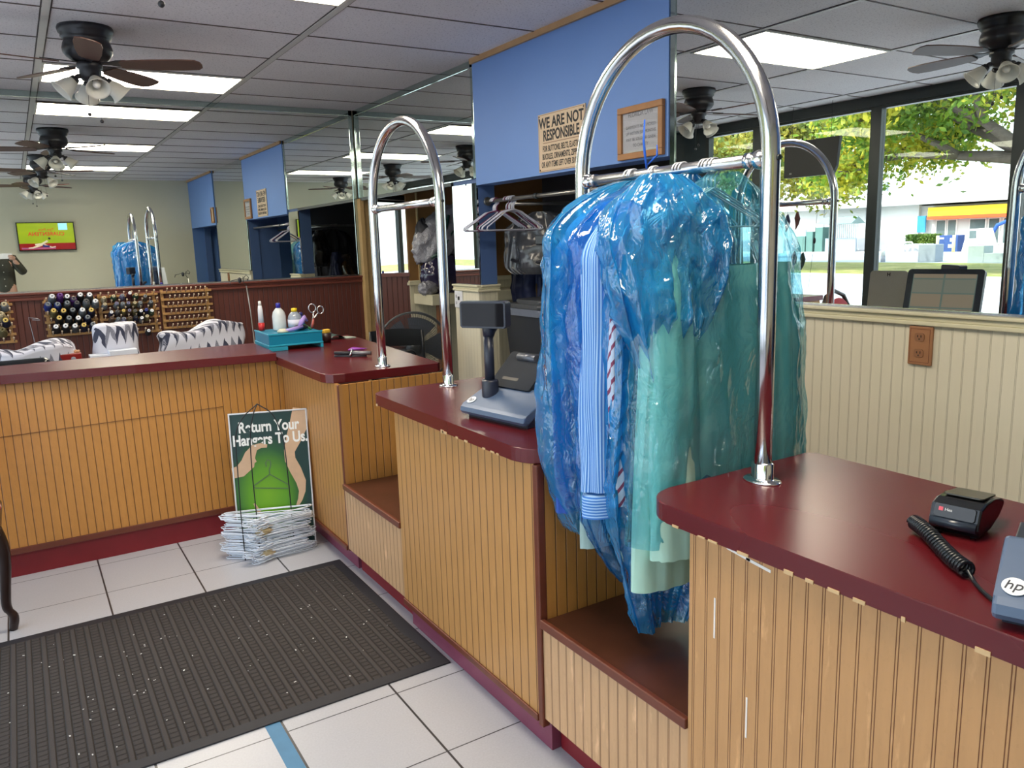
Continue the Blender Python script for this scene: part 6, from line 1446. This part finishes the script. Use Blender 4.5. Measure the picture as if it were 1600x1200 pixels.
b = MB(); b.tube([(-46.5, 24.6, G), (-46.5, 24.6, 1.2), (-46.5, 24.8, 1.55), (-46.5, 25.4, 1.75), (-46.5, 26.0, 1.5), (-46.5, 26.25, 1.0), (-46.5, 26.3, .6)], .11, 10); b.build('arch', gm_('deep_blue_arch_paint', (.03, .10, .40), .1, 3), t)
b = MB(); b.tube([(-46.4, 25.2, G), (-46.4, 25.2, 1.6)], .07, 8); b.tube([(-46.4, 24.8, G), (-46.4, 24.8, 1.5)], .05, 8); b.build('posts', gm_('orange_post_paint', (.80, .45, .12), .1, 3), t)
t = thing('parked_van', 'white van parked at the right end of the street view', 'van', (-45, 22.5, G))
prf = [(23.9, .2), (23.95, .75), (23.6, 1.0), (23.0, 1.65), (19.8, 1.7), (19.6, .2)]
MB().prism(prf, -46.2, -44.5, .06, Matrix(((0, 0, 1, 0), (1, 0, 0, 0), (0, 1, 0, 0), (0, 0, 0, 1)))).build('body', WHITE, t)
b = MB(); b.box(-44.5, -44.47, 22.0, 23.0, 1.05, 1.5); b.build('side_window', WG, t)
for y in (20.5, 23.2): MB().tube([(-44.7, y, G+.30), (-44.42, y, G+.30)], .30, 16).build('wheel', RUB, t)
tag(MB().box(-32.1, -31.4, 21.1, 21.95, G, .70, .03).build('concrete_block', gm_('grey_concrete_box', (.26, .30, .34), .1, 3)), 'square grey concrete box on the grass verge, left one', 'concrete box', 'boxes on the verge')
t = thing('concrete_block', 'stepped green-grey concrete box on the grass verge, right one', 'concrete box', (-31.4, 18.6, G), 0, 'boxes on the verge')
MB().box(-31.8, -31.0, 18.7, 19.4, G, .62, .02).build('tall_step', gm_('green_grey_concrete', (.30, .36, .35), .1, 3), t); MB().box(-31.8, -31.0, 17.8, 18.7, G, .30, .02).build('low_step', gm_('green_grey_concrete', (.30, .36, .35), .1, 3), t)
t = thing('verge_post', 'short white post on the verge seen just right of the dark mullion', 'post', (-31.2, 23.6, G))
MB().tube([(-31.2, 23.6, .18), (-31.2, 23.6, .70)], .10, 10).build('post', WHITE, t); MB().tube([(-31.2, 23.6, G), (-31.2, 23.6, .18)], .11, 10).build('post_foot', LG, t)
tag(MB().box(-60.2, -59.9, 42.2, 43.2, 4.6, 5.5).build('roof_unit', gm_('grey_roof_unit', (.3, .35, .38), .1, 3)), 'small grey unit on the white roof, near the dark mullion', 'roof unit')
# ------------------------------------------------ things in the shop window
t = thing('hanging_panel', 'black panel hanging in the street window, seen in the right mirror', 'sign', (-1.07, 4.85, 2.0))
MB().prism([(4.56, 2.31), (5.15, 2.31), (5.15, 1.985), (4.62, 1.985), (4.585, 2.05)], -1.09, -1.05, .004, Matrix(((0, 0, 1, 0), (1, 0, 0, 0), (0, 1, 0, 0), (0, 0, 0, 1)))).build('panel', mat('black_sign_back', (.010, .010, .012), .5), t)
MB().box(-1.05, -1.047, 5.06, 5.085, 2.015, 2.03).build('small_label', mat('grey_small_label', (.3, .3, .3), .5), t)
b = MB()
for y in (4.66, 5.08): b.tube([(-1.07, y, 2.31), (-1.07, y, HC-.001)], .002, 5)
b.build('hanging_cord', RUB, t)
lb = ['navy folded face mask hanging highest and farthest left in the window', 'brown and blue folded face mask hanging highest, nearest the cord', 'black folded face mask in the lower pair, left one', 'green-black folded face mask in the lower pair, beside the cord']
for i, (y, z, c) in enumerate(((5.05, 1.58, (.02, .025, .07)), (4.94, 1.60, (.08, .03, .03)), (4.96, 1.235, (.012, .012, .015)), (4.865, 1.225, (.01, .03, .025)))):
    t = thing('face_mask', lb[i], 'face mask', (-1.0, y, z-.05), 0, 'folded face masks hanging in the window')
    b = MB(); b.prism([(y-.004, z+.07), (y-.028, z+.005), (y-.012, z-.05), (y+.018, z-.095), (y+.016, z-.03), (y+.030, z+.012), (y+.012, z+.06)], -1.012, -.996, .003, Matrix(((0, 0, 1, 0), (1, 0, 0, 0), (0, 1, 0, 0), (0, 0, 0, 1)))); b.build('mask_body', mat('mask_cloth_%d' % i, c, .8, 0, .5, 60), t)
    MB().tube([(-1.004, y+.004, z+.065), (-1.004, y+.004, 1.985 if i < 2 else z+.26)], .0012, 5).build('ear_loop', mat('thin_string', (.2, .18, .2), .8), t)
t = thing('pull_cord', 'long thin dark cord with a small weight hanging beside the face masks', 'cord', (-1.0, 4.78, .96))
b = MB(); b.tube([(-1.0, 4.70, 1.985), (-1.0, 4.74, 1.42), (-1.0, 4.79, .96)], .0017, 5); b.build('cord', RUB, t); MB().ball((-1.0, 4.742, 1.40), .013, (1, 1, 2.2), 8).build('cord_weight', RUB, t)
t = thing('window_decal', 'window decal of a blue shirt with yellow outlines on the street glass', 'decal', (-1.283, 5.86, 1.76))
DB = mat('cyan_decal_film', (.02, .38, .62), .5); DY = mat('yellow_decal_line', (.50, .50, .08), .5)
mdl = Matrix(((0, 0, 1, 0), (1, 0, 0, 0), (0, 1, 0, 0), (0, 0, 0, 1)))
MB().prism([(6.02, 1.55), (5.68, 1.55), (5.66, 1.80), (5.70, 1.93), (5.80, 2.0), (5.90, 1.98), (6.0, 1.93), (6.05, 1.80)], -1.2855, -1.2845, 0, mdl).build('shirt_shape', DB, t)
b = MB()
for pts in (((5.80, 2.0), (5.83, 1.85), (5.83, 1.56)), ((5.90, 1.98), (5.86, 1.85), (5.86, 1.56)), ((5.72, 1.60), (5.74, 1.85)), ((5.98, 1.60), (5.96, 1.85)), ((5.75, 2.08), (5.80, 2.14), (5.88, 2.14), (5.93, 2.06))): b.tube([(-1.2835, y, z) for y, z in pts], .004, 5)
b.build('outline', DY, t)

tree('green street tree far down the street, seen only in the small angled mirror', -15, -9.5, 2.4, ((.1, .8, .6), (.3, -.8, .6), (0, -.2, 1), (-.6, .5, .7)), 1.9, 26000, LEAF1, 29, 4, .24, 1.0, .4)
t = thing('parked_car', 'blue car parked down the street, seen only in the small angled mirror', 'car', (-12, -4.5, G))
mc = Matrix(((0, 0, 1, 0), (1, 0, 0, 0), (0, 1, 0, 0), (0, 0, 0, 1)))
MB().prism([(-6.6, .12), (-6.6, .55), (-5.7, .72), (-5.1, 1.22), (-3.6, 1.25), (-3.0, .78), (-2.5, .70), (-2.45, .12)], -12.9, -11.2, .05, mc).build('body', gm_('blue_car_paint', (.05, .16, .35), .05, 3, .25), t)
MB().prism([(-5.5, .78), (-5.0, 1.17), (-3.7, 1.19), (-3.2, .80)], -11.2, -11.17, .01, mc).build('side_window', WG, t)
for y in (-5.7, -3.3): MB().tube([(-11.4, y, G+.32), (-11.15, y, G+.32)], .32, 18).build('wheel', RUB, t)
